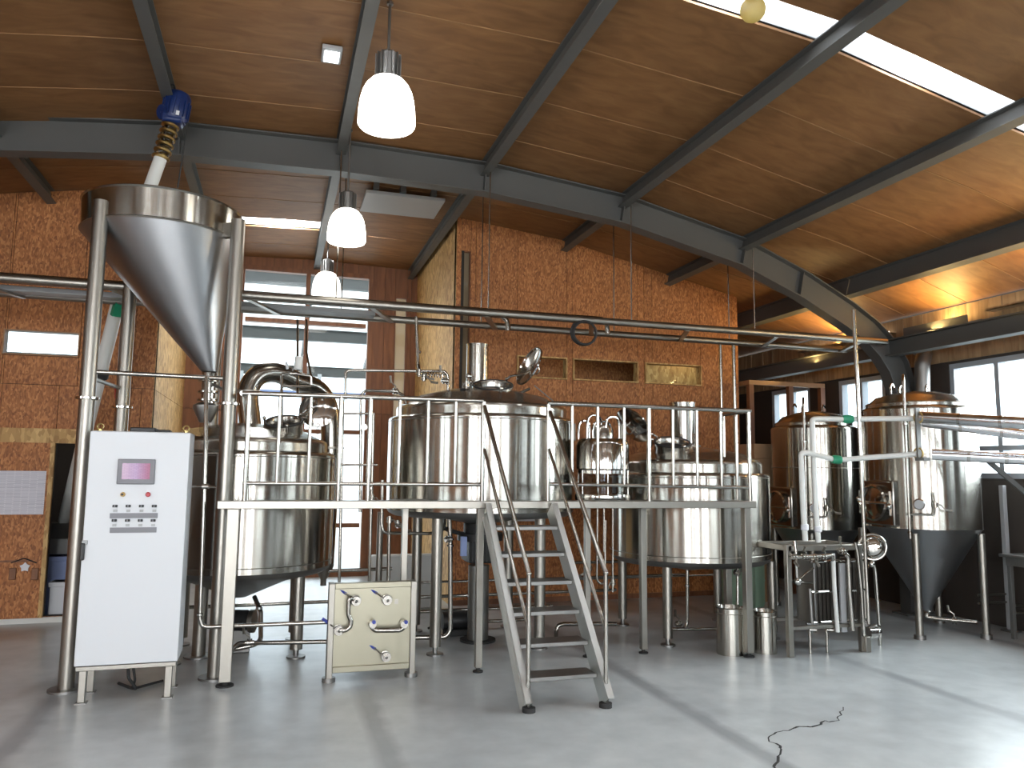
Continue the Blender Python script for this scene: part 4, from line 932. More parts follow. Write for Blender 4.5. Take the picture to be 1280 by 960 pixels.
m = MB(); m.tube([P_(445, 751, .03), P_(437, 747, .05), P_(436, 752), P_(435.5, 768), P_(439, 776), P_(438, 783), P_(432, 788), P_(424, 788, .05)], .017, 12, fil=.03); m.build('swing_pipe', M['pipe'], vp_)
m = MB(); m.tube([P_(463, 778, -.01), P_(463, 780, .05), P_(468, 788), P_(500, 787.5), P_(505, 784, .05), P_(505, 777, -.01)], .019, 12, fil=.04); m.build('jumper_pipe', M['pipe'], vp_)
for px, hx in ((465, 467), (504, 507)):
    p = A(px, 779, Yv-.02); m = MB(); m.cyl(p, p+V((0, -.06, 0)), .028, 14); g_ = m.build('union_nut', M['pipe'], vp_)
    q = A(hx, 777, Yv-.09); m = MB(); m.cyl(q, q+V((0, -.03, 0)), .014, 10); m.build('grip', M['bluegrip'], g_)
p = A(495.5, 752, Yv+.012); m = MB(); m.bb((p.x-.014, Yv+.008, p.z-.018), (p.x+.014, Yv+.012, p.z+.018)); m.build('tag_plate', M['satin'], vp_, smooth=False)

# feed pipe that drops beside the cabinet and turns to the panel
Yp = 6.30
fp = E('feed_pipe', 'thin upright steel pipe turning along the floor into the valve panel', 'pipe', G(250, 800))
qa = A(255, 783, Yp); qa.y = 6.30
m = MB(); m.tube([A(258, 470, Yp+.1), A(257, 560, Yp+.02), A(250, 774, Yp), A(253, 783, Yp), A(262, 783.5, Yp), V((fx0-.01, 6.24, qa.z+.002)), V((fx0+.03, Yv+.10, qa.z+.002))], .016, 10, fil=.04); m.build('pipe_run', M['pipe'], fp)
m = MB(); p = A(256, 608, Yp-.01); m.tube([p+V((-.09, 0, .0)), p, p+V((.08, 0, -.005))], .009, 8); m.cyl(p+V((-.02, 0, 0)), p+V((.03, 0, 0)), .02, 10); m.build('pipe_clip', M['mirror'], fp)
for py in (775,): m = MB(); clamp(m, A(250, 768, Yp), (0, 0, 1), .017); m.build('clamp', M['mirror'], fp)

# ------------------------------------------------------------------ pipe rack and hangers
rk = E('pipe_rack', 'long steel pipe rack hung from the roof arch across the whole hall', 'rack', (1, 7.65, 3.1))
ZT = 3.15; YN, YFR = 7.26, 7.92
for y in (YN, YFR):
    m = MB(); m.tube([(XL+.03, y, ZT), (6.80, y, ZT)], .038, 12); m.build('rail', M['satin'], rk)
m = MB(); m.bar((6.80, YN-.02, ZT), (6.80, YFR+.02, ZT), .04, .05); m.build('end_bar', M['satin'], rk, bevel=.004)
x = -5.9
while x < 6.6:
    m = MB(); m.bar((x, YN, ZT-.03), (x+.28, YFR, ZT-.03), .05, .02); m.build('rung', M['satin'], rk, smooth=False); x += 1.12
for x in (-5.1, .48, 1.96, 3.52, 5.02):
    for y, up in ((YN, 1), (YFR, 0)):
        zt = zc(x)-(.15 if x in (.48, 1.96, 3.52, 5.02) else .0)
        m = MB(); m.cyl((x+(.0 if up else .10), y, ZT+.03), (x+(.0 if up else .10), y, zc(x)-.155 if up else zc(x+.1)-.003), .007, 6); m.build('hanger_rod', M['pipe'], rk)
for k, (y, dz, x1) in enumerate(((YN+.16, .056, 3.25), (YN+.34, .052, 2.2))):
    m = MB(); m.tube([(XL+.03, y, ZT+dz), (x1, y, ZT+dz), (x1+.06, y, ZT+dz-.05), (x1+.07, y, ZT-.10)], .026, 10, fil=.05)
    tag(m.build('rack_pipe', M['pipe']), ['front one of the two long steel pipes lying on the pipe rack', 'rear one of the two long steel pipes lying on the pipe rack'][k], 'pipe', 'pipes on the rack')
m = MB(); m.bb((XL+.05, YN+.42, ZT-.018), (.9, YFR-.06, ZT+.03)); tag(m.build('cable_duct', M['lgrey'], bevel=.006), 'flat grey cable duct lying on the left half of the pipe rack', 'duct')
cq = A(729, 431, YN); m = MB()
for k in range(3): m.ring((cq.x, YN-.05+k*.022, ZT-.145+k*.005), (.15, 1, 0), .118+.006*k, .012, 30, 8)
tag(m.build('hose_coil', M['rubber']), 'dark coiled hose hanging from the pipe rack above the inner windows', 'hose')
# vertical droppers from the rack
def dropper(px0, py1, Y, r, label, name='drop_pipe', tail=None, z0=ZT-.03):
    p = A(px0, py1, Y); top = V((p.x, Y, z0))
    m = MB(); m.tube([top] + [V((p.x, Y, p.z))] + [V(t) for t in (tail or [])], r, 8, fil=.05)
    return tag(m.build(name, M['pipe']), label, 'pipe', 'drop pipes under the rack')
dropper(924.5, 800, 7.2+.72, .022, 'right one of two steel drop pipes behind the right end of the railing', z0=ZT-.034)
dropper(905.5, 700, 7.92+.06, .018, 'left one of two steel drop pipes behind the right end of the railing')

# ------------------------------------------------------------------ small process pipes around the vessels
def pipe(label, pts, r, name='process_pipe', group='process pipes', mat='pipe', fil=.06, clamps=(), val=()):
    r_ = E(name, label, 'pipe', V(pts[0]), group)
    m = MB(); m.tube(pts, r, 10, fil=fil); m.build('pipe_run', M[mat], r_)
    for p, d in clamps: m = MB(); clamp(m, p, d, r); m.build('clamp', M['mirror'], r_)
    for p, d, h in val: valve(r_, p, d, max(.022, r*1.1), h)
    return r_
Yq = 7.0
pipe('upper spray pipe running level to the middle vessel dome', [A(520, 396, 7.26), A(523, 455, 7.2), A(524, 463, 7.1)], .014, val=[(A(524, 466, 7.05), (0, 0, 1), (1, 0, .2))], clamps=[(A(524, 440, 7.22), (0, 0, 1))])
pipe('long level pipe with a spiral hose end behind the railing', [A(432, 500, 7.3), A(432, 464, 7.3), A(440, 463, 7.3), A(540, 464, 7.15), A(556, 464, 7.1), A(560, 470, 7.1), A(560, 488, 7.1)], .014, val=[(A(530, 472, 7.1), (0, 0, 1), (.6, -.5, -.3)), (A(556, 476, 7.05), (1, 0, 0), (0, -.3, 1))])
m = MB(); h0, h1 = A(530, 468, 7.12), A(556, 470, 7.1); xx = (h1-h0); m.tube([h0+xx*(t/60)+V((0, math.cos(t*.78)*.02, math.sin(t*.78)*.02)) for t in range(61)], .006, 6)
tag(m.build('spiral_hose', M['mirror']), 'small shiny spiral hose beside the chimney of the middle vessel', 'hose')
pipe('short level pipe bending down behind the railing beside the middle vessel', [A(450, 640, 7.35), A(451, 495, 7.35), A(456, 488, 7.35), A(495, 489, 7.2), A(506, 495, 7.15), A(508, 508, 7.12)], .014, val=[(A(494, 489, 7.2), (1, 0, 0), (0, -.3, 1))])
pipe('upright pipe between the left and middle vessels with a crossing branch', [A(429, 500, 7.3), A(426, 640, 7.3), A(424, 728, 7.3)], .014)
pipe('second upright pipe between the left and middle vessels', [A(467, 516, 7.3), A(464, 640, 7.3), A(461, 742, 7.3)], .014, clamps=[(A(464, 610, 7.3), (0, 0, 1))], val=[(A(465, 622, 7.28), (0, 0, 1), (.5, -.5, .2))])
pipe('rung shaped crossing pipe between the left and middle vessels', [A(429, 517, 7.28), A(466, 517, 7.28)], .012, val=[(A(455, 534, 7.22), (0, -1, 0), (.3, 0, .6))])
pipe('lower crossing pipe between the left and middle vessels', [A(424, 581, 7.28), A(472, 581, 7.28)], .012)
pipe('thick upright pipe behind the valve panel', [A(476, 640, 7.85), A(471, 790, 7.85)], .032, mat='satin')
pipe('bright upright pipe rising behind the valve panel', [A(487, 645, 7.5), A(484, 790, 7.5)], .018)
pipe('u-shaped pipe looping below the left side of the middle vessel', [A(478, 600, 6.8), A(477, 655, 6.8), A(479, 666, 6.8), A(535, 667, 6.85), A(552, 665, 6.9), A(556, 655, 6.95), A(556, 640, 7.0)], .014, val=[(A(487, 650, 6.85), (0, 0, 1), (.5, -.5, 0)), (A(497, 655, 6.9), (0, 0, 1), (.5, -.5, 0))])
pipe('pipe dropping from the middle vessel and curving left along the floor', [A(561, 640, 7.2), A(563, 676, 7.2), A(563, 788, 7.2), A(558, 796, 7.2), A(518, 797, 7.25)], .022, clamps=[(A(563, 682, 7.2), (0, 0, 1)), (A(563, 674, 7.2), (0, 0, 1))], val=[(A(560, 674, 7.15), (1, 0, 0), (-.5, -.3, 0))])
for k, (py, r, x0, x1, yy) in enumerate(((727, .013, 420, 860, 7.95), (745, .017, 420, 770, 7.9), (763, .017, 420, 690, 7.85), (779, .017, 545, 655, 7.8))):
    zz = A(560, py, yy).z
    pipe(['topmost of the level pipes behind the legs of the middle vessel', 'second level pipe from the top behind the legs of the middle vessel', 'third level pipe from the top behind the legs of the middle vessel', 'lowest level pipe behind the legs of the middle vessel, with a green clamp'][k], [V((A(x0, py, yy).x, yy, zz)), V((A(x1, py, yy).x, yy, zz))], r, group='level process pipes')
m = MB(); p = A(559, 779, 7.8); m.lathe([(.018, -.05), (.028, -.04), (.028, .04), (.018, .05)], p, (1, 0, 0), 14); tag(m.build('green_coupling', M['palegreen']), 'green coupling around the lowest level pipe behind the middle vessel', 'coupling')
pipe('low pipe bending up out of the floor behind the stairs', [G(695, 800)+V((0, 0, .015)), A(695, 790, 7.0), A(697, 782, 7.0), A(705, 780, 7.0), A(770, 780, 7.0)], .020)
pipe('level pipe passing under the right vessel', [V((3.1, 7.9, .62)), V((5.6, 7.9, .62))], .018)
pipe('low level pipe at the rear under the right vessel', [V((2.6, 8.0, .43)), V((4.9, 8.0, .43))], .013)
pipe('pipe hanging down from the middle of the right vessel', [A(859, 706, 7.1), A(859, 779, 7.1), A(856, 786, 7.1), A(835, 787, 7.0)], .018, clamps=[(A(859, 732, 7.1), (0, 0, 1))])
pipe('low pipe between the front legs of the right vessel', [A(832, 787, 6.7), A(905, 786, 6.75), A(930, 785, 6.8)], .014, val=[(A(848, 780, 6.7), (1, 0, 0), (0, -.3, 1))])
pipe('thin pipe dropping behind the near steel can', [A(922, 700, 6.7), A(922, 716, 6.7), A(922, 775, 6.65)], .014, val=[(A(921, 716, 6.65), (0, -1, 0), (1, 0, .2))])
for k, (xa, y0, y1) in enumerate(((736, 632, 722), (749, 632, 725), (755, 635, 690), (766, 635, 740))):
    pts_ = [A(xa, y0, 6.72), A(xa, y1, 6.72)]
    if k == 1: pts_ = [A(xa-2, y0, 6.72), A(xa-3, y1, 6.72), A(xa+2, y1+5, 6.72), A(xa+7, y1+3, 6.72), A(xa+8, 650, 6.72)]
    pipe(['first thin pipe hanging below the sight vessel, next to the stairs', 'u-bent thin pipe hanging below the sight vessel', 'short thin pipe hanging below the sight vessel', 'fourth thin pipe hanging below the sight vessel, next to the platform post'][k], pts_, .010, group='pipes under the sight vessel', val=[(A(xa, y1-12, 6.7), (0, 0, 1), (-.6, -.4, 0))] if k in (0, 3) else ())
# pipes under the left vessel
pipe('upper level pipe under the left vessel running to the alcove', [V((-1.1, 7.95, .58)), V((1.2, 8.1, .58))], .018)
pipe('lower level pipe under the left vessel at the rear', [V((-1.1, 7.9, .30)), V((1.1, 7.95, .30))], .018)
pipe('bent pipe from the cone of the left vessel to the floor', [A(318, 746, 7.25), A(326, 765, 7.1), A(326, 800, 7.0), A(318, 806, 6.95), A(290, 812, 6.95)], .020, clamps=[(A(324, 760, 7.1), (0, 0, 1))])
pipe('floor level pipe from the left vessel to the valve panel', [A(290, 812, 6.9), A(298, 804, 6.9), A(410, 802, 6.75)], .018, val=[(A(312, 803, 6.85), (1, 0, 0), (0, -.3, 1))])
pm = E('transfer_pump', 'dark round transfer pump under the left vessel beside the platform post', 'pump', G(296, 806, 0))
pc = A(297, 776, 7.35); pm.location = (pc.x, pc.y, 0)
m = MB(); m.lathe([(0, -.10), (.085, -.10), (.095, -.06), (.095, .08), (.07, .11), (0, .11)], pc, (1, -.3, 0), 20); m.build('motor', M['rubber'], pm)
m = MB(); m.lathe([(0, .11), (.10, .11), (.10, .15), (.04, .17), (0, .17)], pc, (1, -.3, 0), 20); m.build('pump_head', M['satin'], pm)
m = MB(); m.bb((pc.x-.09, pc.y-.07, 0), (pc.x+.11, pc.y+.07, pc.z-.07)); m.build('base', M['dullst'], pm, bevel=.006)
p2_ = E('transfer_pump', 'dark transfer pump on the floor behind the front leg of the middle vessel', 'pump', (1.75, 7.55, 0))
m = MB(); m.cyl((1.62, 7.55, .14), (1.88, 7.55, .14), .085, 20); m.build('motor', M['black'], p2_)
m = MB(); m.cyl((1.88, 7.55, .14), (1.94, 7.55, .14), .10, 20); m.cyl((1.94, 7.55, .14), (2.0, 7.55, .14), .03, 12); m.build('pump_head', M['satin'], p2_)
m = MB(); m.bb((1.64, 7.48, 0), (1.9, 7.62, .06)); m.build('base', M['rubber'], p2_, bevel=.006)
wp = E('waste_pipe', 'fat dark upright drain pipe below the gear motor of the middle vessel', 'pipe', (1.90, 7.25, 0))
m = MB(); m.cyl((1.90, 7.25, .015), (1.90, 7.25, .70), .10, 22); m.build('pipe_run', M['dullst'], wp)
m = MB(); m.cyl((1.90, 7.25, 0), (1.90, 7.25, .02), .17, 22); m.build('base_flange', M['rubber'], wp)
m = MB(); m.tube([G(540+8, 800)+V((0, .5, .012)), G(575, 780)+V((0, .2, .012)), G(565, 790)+V((0, 0, .012)), G(600, 800)+V((0, .1, .012))], .012, 8, fil=.2); tag(m.build('floor_cable', M['rubber']), 'black cable lying on the floor behind the middle vessel leg', 'cable')
m = MB(); b0 = V((2.42, YW-.03, 1.05)); m.bb((2.42, YW-.028, .98), (3.12, YW-.006, 1.66)); tag(m.build('notice_board', M['plainpaper'], bevel=.004), 'pale notice board on the back wall seen between stairs and right vessel', 'board')
m = MB(); m.bb((1.1, 9.0, 0), (1.9, 9.12, .62)); tag(m.build('white_tub', M['wpipe'], bevel=.02), 'white tub standing low in the alcove behind the middle vessel', 'tub')

# two steel cans in front of the right vessel
for k, (px, py, r, h) in enumerate(((918, 819, .122, .40), (961, 817, .108, .36))):
    p = G(px, py); r_ = E('steel_can', ['larger left one of two steel cans standing under the right end of the platform', 'smaller right one of two steel cans standing outside the platform post'][k], 'can', p+V((0, 0.06, 0)), 'steel cans on the floor')
    c = (p.x, p.y+.06, 0)
    m = MB(); m.lathe([(0, .012), (r-.004, .012), (r, .0), (r, h), (r+.007, h+.004), (r, h+.010), (r-.006, h), (r-.006, .016), (0, .016)], c, n=36); m.build('body', M['tank'], r_)
    m = MB(); m.ring((c[0], c[1], h*.9), (0, 0, 1), r+.001, .004, 32, 6); m.build('rim_bead', M['satin'], r_)

# ------------------------------------------------------------------ fermenters
def fermenter(label, c, Rv, z0, z1, za, legs):
    x, y = c; cv = V((x, y, 0)); dcam = (V((0, 0, 0))-cv).normalized(); e = V((-dcam.y, dcam.x, 0)); e = e if e.dot(RT) > 0 else -e
    r_ = E('fermenter', label, 'tank', (x, y, 0), 'conical fermenters')
    m = MB(); m.lathe([(0, .20), (.05, .20), (.06, .24), (Rv-.02, z0-.01), (Rv, z0+.01)], (x, y, 0), n=64); m.build('cone', M['cone'], r_)
    m = MB(); m.lathe([(Rv, z0+.01), (Rv, z1-.04)]+ellip(Rv, z1-.04, Rv-.05, z1), (x, y, 0), n=80); m.build('shell', M['tank'], r_)
    m = MB(); m.lathe([(Rv-.07, z1-.01), (Rv-.05, z1), (Rv-.05, z1+.03)]+ellip(Rv-.05, z1+.03, Rv-.08, z1+.05, 4)+[(Rv*.72, z1+.05+(za-z1-.05)*.5), (Rv*.35, za-.015), (0, za)], (x, y, 0), n=64); m.build('dome', M['shell'], r_)
    m = MB(); m.ring((x, y, z1-.5), (0, 0, 1), Rv+.0005, .003, 64, 6); m.build('weld_band', M['satin'], r_)
    for lx, ly in legs:
        m = MB(); m.cyl((lx, ly, .03), (lx, ly, z0-.03), .036, 14); l = m.build('leg', M['satin'], r_)
        m = MB(); m.cyl((lx, ly, 0), (lx, ly, .04), .055, 14); m.build('foot', M['dullst'], l)
    # side manway facing the vessels
    mz = z0+.26; mp_ = V((x-Rv+.01, y, mz))
    m = MB(); m.bb((mp_.x-.03, y-.23, mz-.23), (mp_.x+.10, y+.23, mz+.23)); mw = m.build('manway_frame', M['pipe'], r_, bevel=.015)
    m = MB(); m.lathe([(.15, 0), (.19, .0), (.19, .05), (.17, .06), (.15, .03), (.08, .045), (0, .05)], (mp_.x-.03, y, mz), (-1, 0, 0), 30); m.build('manway_door', M['mirror'], mw)
    m = MB(); m.cyl((mp_.x-.08, y-.20, mz), (mp_.x-.08, y+.20, mz), .014, 10); m.build('door_bar', M['mirror'], mw)
    for s in (-1, 1):
        m = MB(); m.ball((mp_.x-.07, y+.21*s, mz+.03*s), .03, 10); m.cyl((mp_.x-.05, y+.21*s, mz-.12), (mp_.x-.05, y+.21*s, mz+.12), .012, 8); m.build('door_clamp', M['mirror'], mw)
    # gauge, sample valve and sight pipe facing the hall
    gp = cv + dcam*(Rv+.05) + e*(-.02) + V((0, 0, mz))
    m = MB(); m.lathe([(0, .03), (.045, .03), (.055, .02), (.055, -.02), (.02, -.025), (.012, -.07)], gp, dcam, 20); gg = m.build('pressure_gauge', M['mirror'], r_)
    m = MB(); m.cyl(gp+dcam*.031, gp+dcam*.033, .044, 18); m.build('gauge_face', M['lgrey'], gg)
    q = gp + e*.10 + V((0, 0, -.08)); q -= V((0, 0, 0))
    m = MB(); m.tube([gp-e*.12+V((0, 0, -.10))-dcam*.0, gp+V((0, 0, -.10)), gp+e*.13+V((0, 0, -.10)), gp+e*.14+V((0, 0, .02)), gp+e*.13+V((0, 0, .12))], .011, 8, fil=.03); m.build('sample_pipe', M['pipe'], r_)
    valve(r_, gp+e*.14, (0, 0, 1), .020, e)
    cp_ = cv + dcam*(Rv+.06) - e*(Rv*.20)
    m = MB(); m.tube([cp_+V((0, 0, z0-.08)), cp_+V((0, 0, za+.06)), cp_+V((0, 0, za+.12))-dcam*.05, cp_-dcam*.18+V((0, 0, za+.12)), cp_-dcam*.2+V((0, 0, za-.05))], .015, 10, fil=.05); cpp = m.build('cleaning_pipe', M['pipe'], r_)
    for z in (z0-.02, z1-.2): m = MB(); clamp(m, cp_+V((0, 0, z)), (0, 0, 1), .016); m.build('clamp', M['mirror'], cpp)
    for ang in (.4, 1.5, 2.6):
        q = cv + V((math.cos(ang)*Rv*.45, math.sin(ang)*Rv*.45, za-.04))
        m = MB(); m.tube([q, q+V((0, 0, .10)), q+V((.04, .02, .14)), q+V((.08, .04, .10))], .012, 8, fil=.03); m.build('top_fitting', M['mirror'], r_)
    m = MB(); m.lathe([(.05, .20), (.06, .19), (.03, .17), (.03, .14)], (x, y, 0), n=16); m.tube([(x, y, .15), (x, y-.0, .14)-V((0, 0, 0)) if False else V((x, y, .13)), V((x, y, .12))+e*.1, V((x, y, .12))+e*.45], .022, 10, fil=.05); m.build('bottom_outlet', M['pipe'], r_)
    valve(r_, V((x, y, .12))+e*.25, e, .03, (0, 0, 1))
    return r_
f2 = fermenter('large front conical fermenter beside the bright right window', (6.57, 6.62), .56, 1.05, 2.31, 2.49, [(6.12, 6.26), (6.80, 6.12), (6.14, 7.02), (7.02, 6.9)])
f1 = fermenter('smaller rear conical fermenter standing left of the big one', (6.27, 7.92), .50, .95, 2.17, 2.36, [(5.92, 7.57), (6.60, 7.55), (5.94, 8.28), (6.62, 8.26)])
# bent vent duct on the wall behind the big fermenter
m = MB(); m.tube([A(1153, 500, 7.18), A(1153, 455, 7.18), A(1156, 440, 7.2), V((XR-.035, 7.45, A(1156, 432, 7.2).z))], .085, 16, fil=.12); tag(m.build('vent_duct', M['dullst']), 'fat bent vent duct rising behind the big fermenter', 'duct')

# ------------------------------------------------------------------ heat exchanger skid
hx = E('heat_exchanger', 'steel plate heat exchanger skid with upright pipes beside the fermenters', 'heat exchanger', (4.8, 5.98, 0))
Ys = 5.95
h = lambda x, y, d=0.0: A(x, y, Ys+d)
def hpost(pa, pb, d, w, name='leg'):
    a, b = h(*pa, d), h(*pb, d); x_ = (a.x+b.x)/2
    m = MB(); m.bb((x_-w/2, Ys+d-w/2, .0), (x_+w/2, Ys+d+w/2, a.z)); return m.build(name, M['satin'], hx, bevel=.004)
hpost((983, 680), (989, 816), 0, .05); hpost((1071, 680), (1079, 800), .02, .045); hpost((983, 680), (989, 800), .42, .05); hpost((1071, 680), (1079, 800), .42, .05)
zt = h(1030, 681).z; xl, xr = h(983, 681).x, h(1073, 681).x
for d in (0, .42): m = MB(); m.bb((xl, Ys+d-.025, zt-.05), (xr, Ys+d+.025, zt)); m.build('top_beam', M['satin'], hx, bevel=.004)
for x in (xl+.02, xr-.02): m = MB(); m.bb((x-.02, Ys+.025, zt-.05), (x+.02, Ys+.395, zt)); m.build('side_beam', M['satin'], hx, bevel=.004)
zb = h(1030, 783).z; m = MB(); m.bb((xl+.03, Ys+.0, zb-.02), (xr, Ys+.04, zb+.01)); m.build('bottom_bar', M['satin'], hx, bevel=.004)
m = MB(); m.bb((xl+.03, Ys+.40, zb-.02), (xr, Ys+.44, zb+.01)); m.build('bottom_bar', M['satin'], hx, bevel=.004)
x0, x1 = h(1018, 740, .12).x, h(1077, 740, .12).x; z0_, z1_ = h(1030, 784).z, h(1030, 703).z
m = MB(); m.bb((x0, Ys+.12, z0_), (x0+.025, Ys+.38, z1_)); m.build('end_plate', M['dullst'], hx, bevel=.006)
m = MB(); m.bb((x1-.02, Ys+.12, z0_), (x1, Ys+.38, z1_)); m.build('end_plate', M['dullst'], hx, bevel=.006)
m = MB()
for k in range(22):
    x = x0+.035+(x1-x0-.07)*k/21; m.bb((x-.0075, Ys+.15+.006*(k % 2), z0_+.02), (x+.0075, Ys+.36, z1_-.02))
m.build('plate_pack', M['packst'], hx, smooth=False)
for py in (703.5, 741.5, 780):
    z = h(1040, py).z; m = MB(); m.cyl((x0-.05, Ys+.10, z), (x1+.04, Ys+.10, z), .012, 8); tb = m.build('tie_bolt', M['mirror'], hx)
for (pts_, r) in (([(1041, 692), (1043, 735), (1047, 790)], .019), ([(1056, 692), (1060, 696), (1062, 740), (1066, 788)], .022), ([(1069, 678), (1072, 692), (1077, 740), (1080, 795)], .018)):
    m = MB(); m.tube([h(*p, -.02) for p in pts_], r, 10, fil=.05); m.build('upright_pipe', M['wpipe'] if r > .0185 and r < .0195 else M['pipe'], hx)
m = MB(); a, b = h(1052, 704, .05), h(1055, 790, .05); m.bar(a, b, .06, .02, (0, -1, 0)); m.build('guide_plate', M['lgrey'], hx, bevel=.003)
m = MB(); m.tube([h(988, 697, -.05), h(1030, 695, -.05), h(1040, 694, -.05), h(1041, 700, -.03)], .018, 10, fil=.03); m.build('manifold', M['pipe'], hx)
for px in (992, 1005, 1018, 1029): valve(hx, h(px, 696, -.05), (1, 0, 0), .020, (.3, -.6, .6 if px % 2 else -.3))
valve(hx, h(1052, 689, -.04), (1, 0, 0), .022, (0, -.4, 1))
m = MB(); m.tube([h(993, 676, -.02), h(995, 692, -.03), h(996, 720, -.03), h(997, 730, -.02)], .016, 10); m.ball(h(997, 727, -.03), .035, 12); m.build('inlet_pipe', M['mirror'], hx)
m = MB(); m.tube([h(997, 726, -.02), h(1008, 716, .1), h(1017, 710, .12)], .008, 8); m.build('gauge_line', M['pipe'], hx)
m = MB(); m.tube([h(990, 727, 0), h(1016, 729, .1)], .011, 8); m.build('cross_pipe', M['pipe'], hx)
m = MB(); m.cyl(h(1012, 736, .1), h(1015, 780, .1), .018, 10); m.cyl(h(1008, 780, .1), h(1022, 781, .1), .012, 8); m.build('drain_pipe', M['dullst'], hx)
for px in (1012, 1033): m = MB(); p = h(px, 787, .06); m.cyl(V((p.x, p.y, 0)), p, .012, 8); m.cyl(p, p+V((.05, -.03, 0)), .022, 10); m.build('small_foot_valve', M['pipe'], hx)
# floor pump and round cover beside the skid
pu = E('wort_pump', 'small steel pump on a leg at the right foot of the heat exchanger', 'pump', G(1083, 816))
pcx = h(1090, 791, .03)
m = MB(); m.cyl(pcx-V((.05, 0, 0)), pcx+V((.03, 0, 0)), .055, 18); m.ball(pcx+V((.05, 0, 0)), .052, 16); m.build('pump_body', M['mirror'], pu)
m = MB(); m.tube([pcx+V((-.06, -.02, .05)), pcx+V((.02, -.03, .07)), pcx+V((.07, -.02, .05))], .016, 8, fil=.03); m.build('outlet', M['pipe'], pu)
m = MB(); p = h(1083, 800, .0); m.bb((p.x-.028, Ys-.028, 0), (p.x+.028, Ys+.028, pcx.z-.02)); m.build('support_leg', M['satin'], pu, bevel=.004)
rc = E('round_sight_port', 'round shiny sight port on a thin pipe beside the heat exchanger', 'gauge', G(1098, 800, 0)); rc.location = (5.40, 6.13, 0)
q = A(1090, 683, 6.13); m = MB(); m.lathe([(0, .05), (.05, .05), (.09, .035), (.125, .0), (.125, -.04), (.10, -.05), (0, -.05)], q, (-.55, -.8, .1), 26); m.build('port_body', M['mirror'], rc)
m = MB(); m.ring(q+V((-.03, -.04, 0)), (-.55, -.8, .1), .118, .012, 26, 8); m.build('port_ring', M['pipe'], rc)
m = MB(); m.tube([q-V((0, 0, .12)), A(1094, 715, 6.13), A(1099, 785, 6.13), V((A(1099, 785, 6.13).x, 6.13, 0.0))], .016, 8, fil=.03); m.build('stand_pipe', M['pipe'], rc)
m = MB(); m.tube([q-V((0, 0, .10)), q+V((-.06, -.03, -.16)), q+V((-.10, -.03, -.22))], .012, 8, fil=.03); m.ball(q+V((-.05, -.04, -.16)), .03, 10); m.build('side_fitting', M['mirror'], rc)
m = MB(); a, b = A(1067, 387, 5.86), A(1086, 780, 5.86); m.tube([a, V((a.x+.02, 5.86, 1.2)), b], .018, 10); tag(m.build('tall_pipe', M['pipe']), 'tall thin upright pipe rising from the heat exchanger past the rack end', 'pipe')

# white glycol pipes with green unions, silver clad pipes and bracket
def white_run(label, pts, joint, jr=.034):
    r_ = E('coolant_pipe', label, 'pipe', V(pts[0]), 'white coolant pipes')
    m = MB(); m.tube(pts, .024, 12, fil=.035); m.build('pipe_run', M['wpipe'], r_)
    m = MB(); d = joint[1]-joint[0]; m.lathe([(.026, 0), (jr, .0), (jr+.006, d.length*.25), (jr+.006, d.length*.75), (jr, d.length), (.026, d.length)], joint[0], d, 14); m.build('green_union', M['green'], r_)
    m = MB(); m.lathe([(.025, -.03), (.034, -.02), (.034, .02), (.025, .03)], V(pts[0])+V((0, 0, .12)), (0, 0, 1), 14); m.build('union_nut', M['plainpaper'], r_)
    return r_
low = [h(1006.5, 676), h(1004, 640), h(1001, 566), h(1010, 566, 0), h(1046, 575, -.05), h(1100, 571, -.15), A(1147, 567.5, 5.62)]
white_run('lower white coolant pipe sagging towards the silver pipes, with a green union', low, (h(1040, 574, -.045), h(1051, 575, -.06)))
hi_ = [h(1023, 678, .05), h(1020, 640, .05), h(1015, 524, .05), h(1024, 523.5, .05), h(1060, 524, -.03), h(1145, 523, -.28)]
white_run('upper white coolant pipe running to the bracket plate, with a green union', hi_, (h(1053, 524, -.01), h(1066, 524, -.04)))
bk_ = E('pipe_bracket', 'upright steel bracket plate clamping the two silver clad pipes', 'bracket', A(1146, 572, 5.6))
a, b = A(1143, 510, 5.6), A(1150, 572, 5.6)
m = MB(); m.bb((a.x, 5.585, b.z), (a.x+.045, 5.60, a.z)); m.bb((a.x-.02, 5.50, b.z-.03), (a.x+.05, 5.60, b.z)); m.build('plate', M['dullst'], bk_, smooth=False)
for py in (522, 567): q = A(1148, py, 5.60); m = MB(); m.ring(q, (1, 0, 0), .05, .008, 20, 6); m.build('pipe_clip', M['gold'], bk_)
def silver(label, pts, r):
    r_ = E('clad_pipe', label, 'pipe', V(pts[0]), 'silver clad pipes')
    m = MB(); m.tube(pts, r, 20, fil=.2); m.build('cladding', M['silver'], r_)
    for t in (.35, .7):
        p = V(pts[0]).lerp(V(pts[-1]), t); d = V(pts[-1])-V(pts[0]); m = MB(); m.lathe([(r+.0, -.012), (r+.004, -.01), (r+.004, .01), (r, .012)], p, d, 20); m.build('band', M['mirror'], r_)
    return r_
silver('upper thick silver clad pipe coming from the right edge to the bracket', [A(1151, 521.5, 5.60), A(1300, 530, 4.75)], .052)
silver('second silver clad pipe just behind and below the upper one', [A(1153, 527.5, 5.70), A(1300, 546, 4.95)], .045)
silver('lower silver clad pipe coming from the right edge under the other two', [A(1165, 568, 5.62), A(1300, 575, 5.05)], .050)
m = MB(); m.bar(A(1236, 577, 5.45), A(1300, 632, 5.3), .03, .04); tag(m.build('diagonal_brace', M['beam'], smooth=False), 'dark diagonal steel brace below the lower silver clad pipe', 'brace')

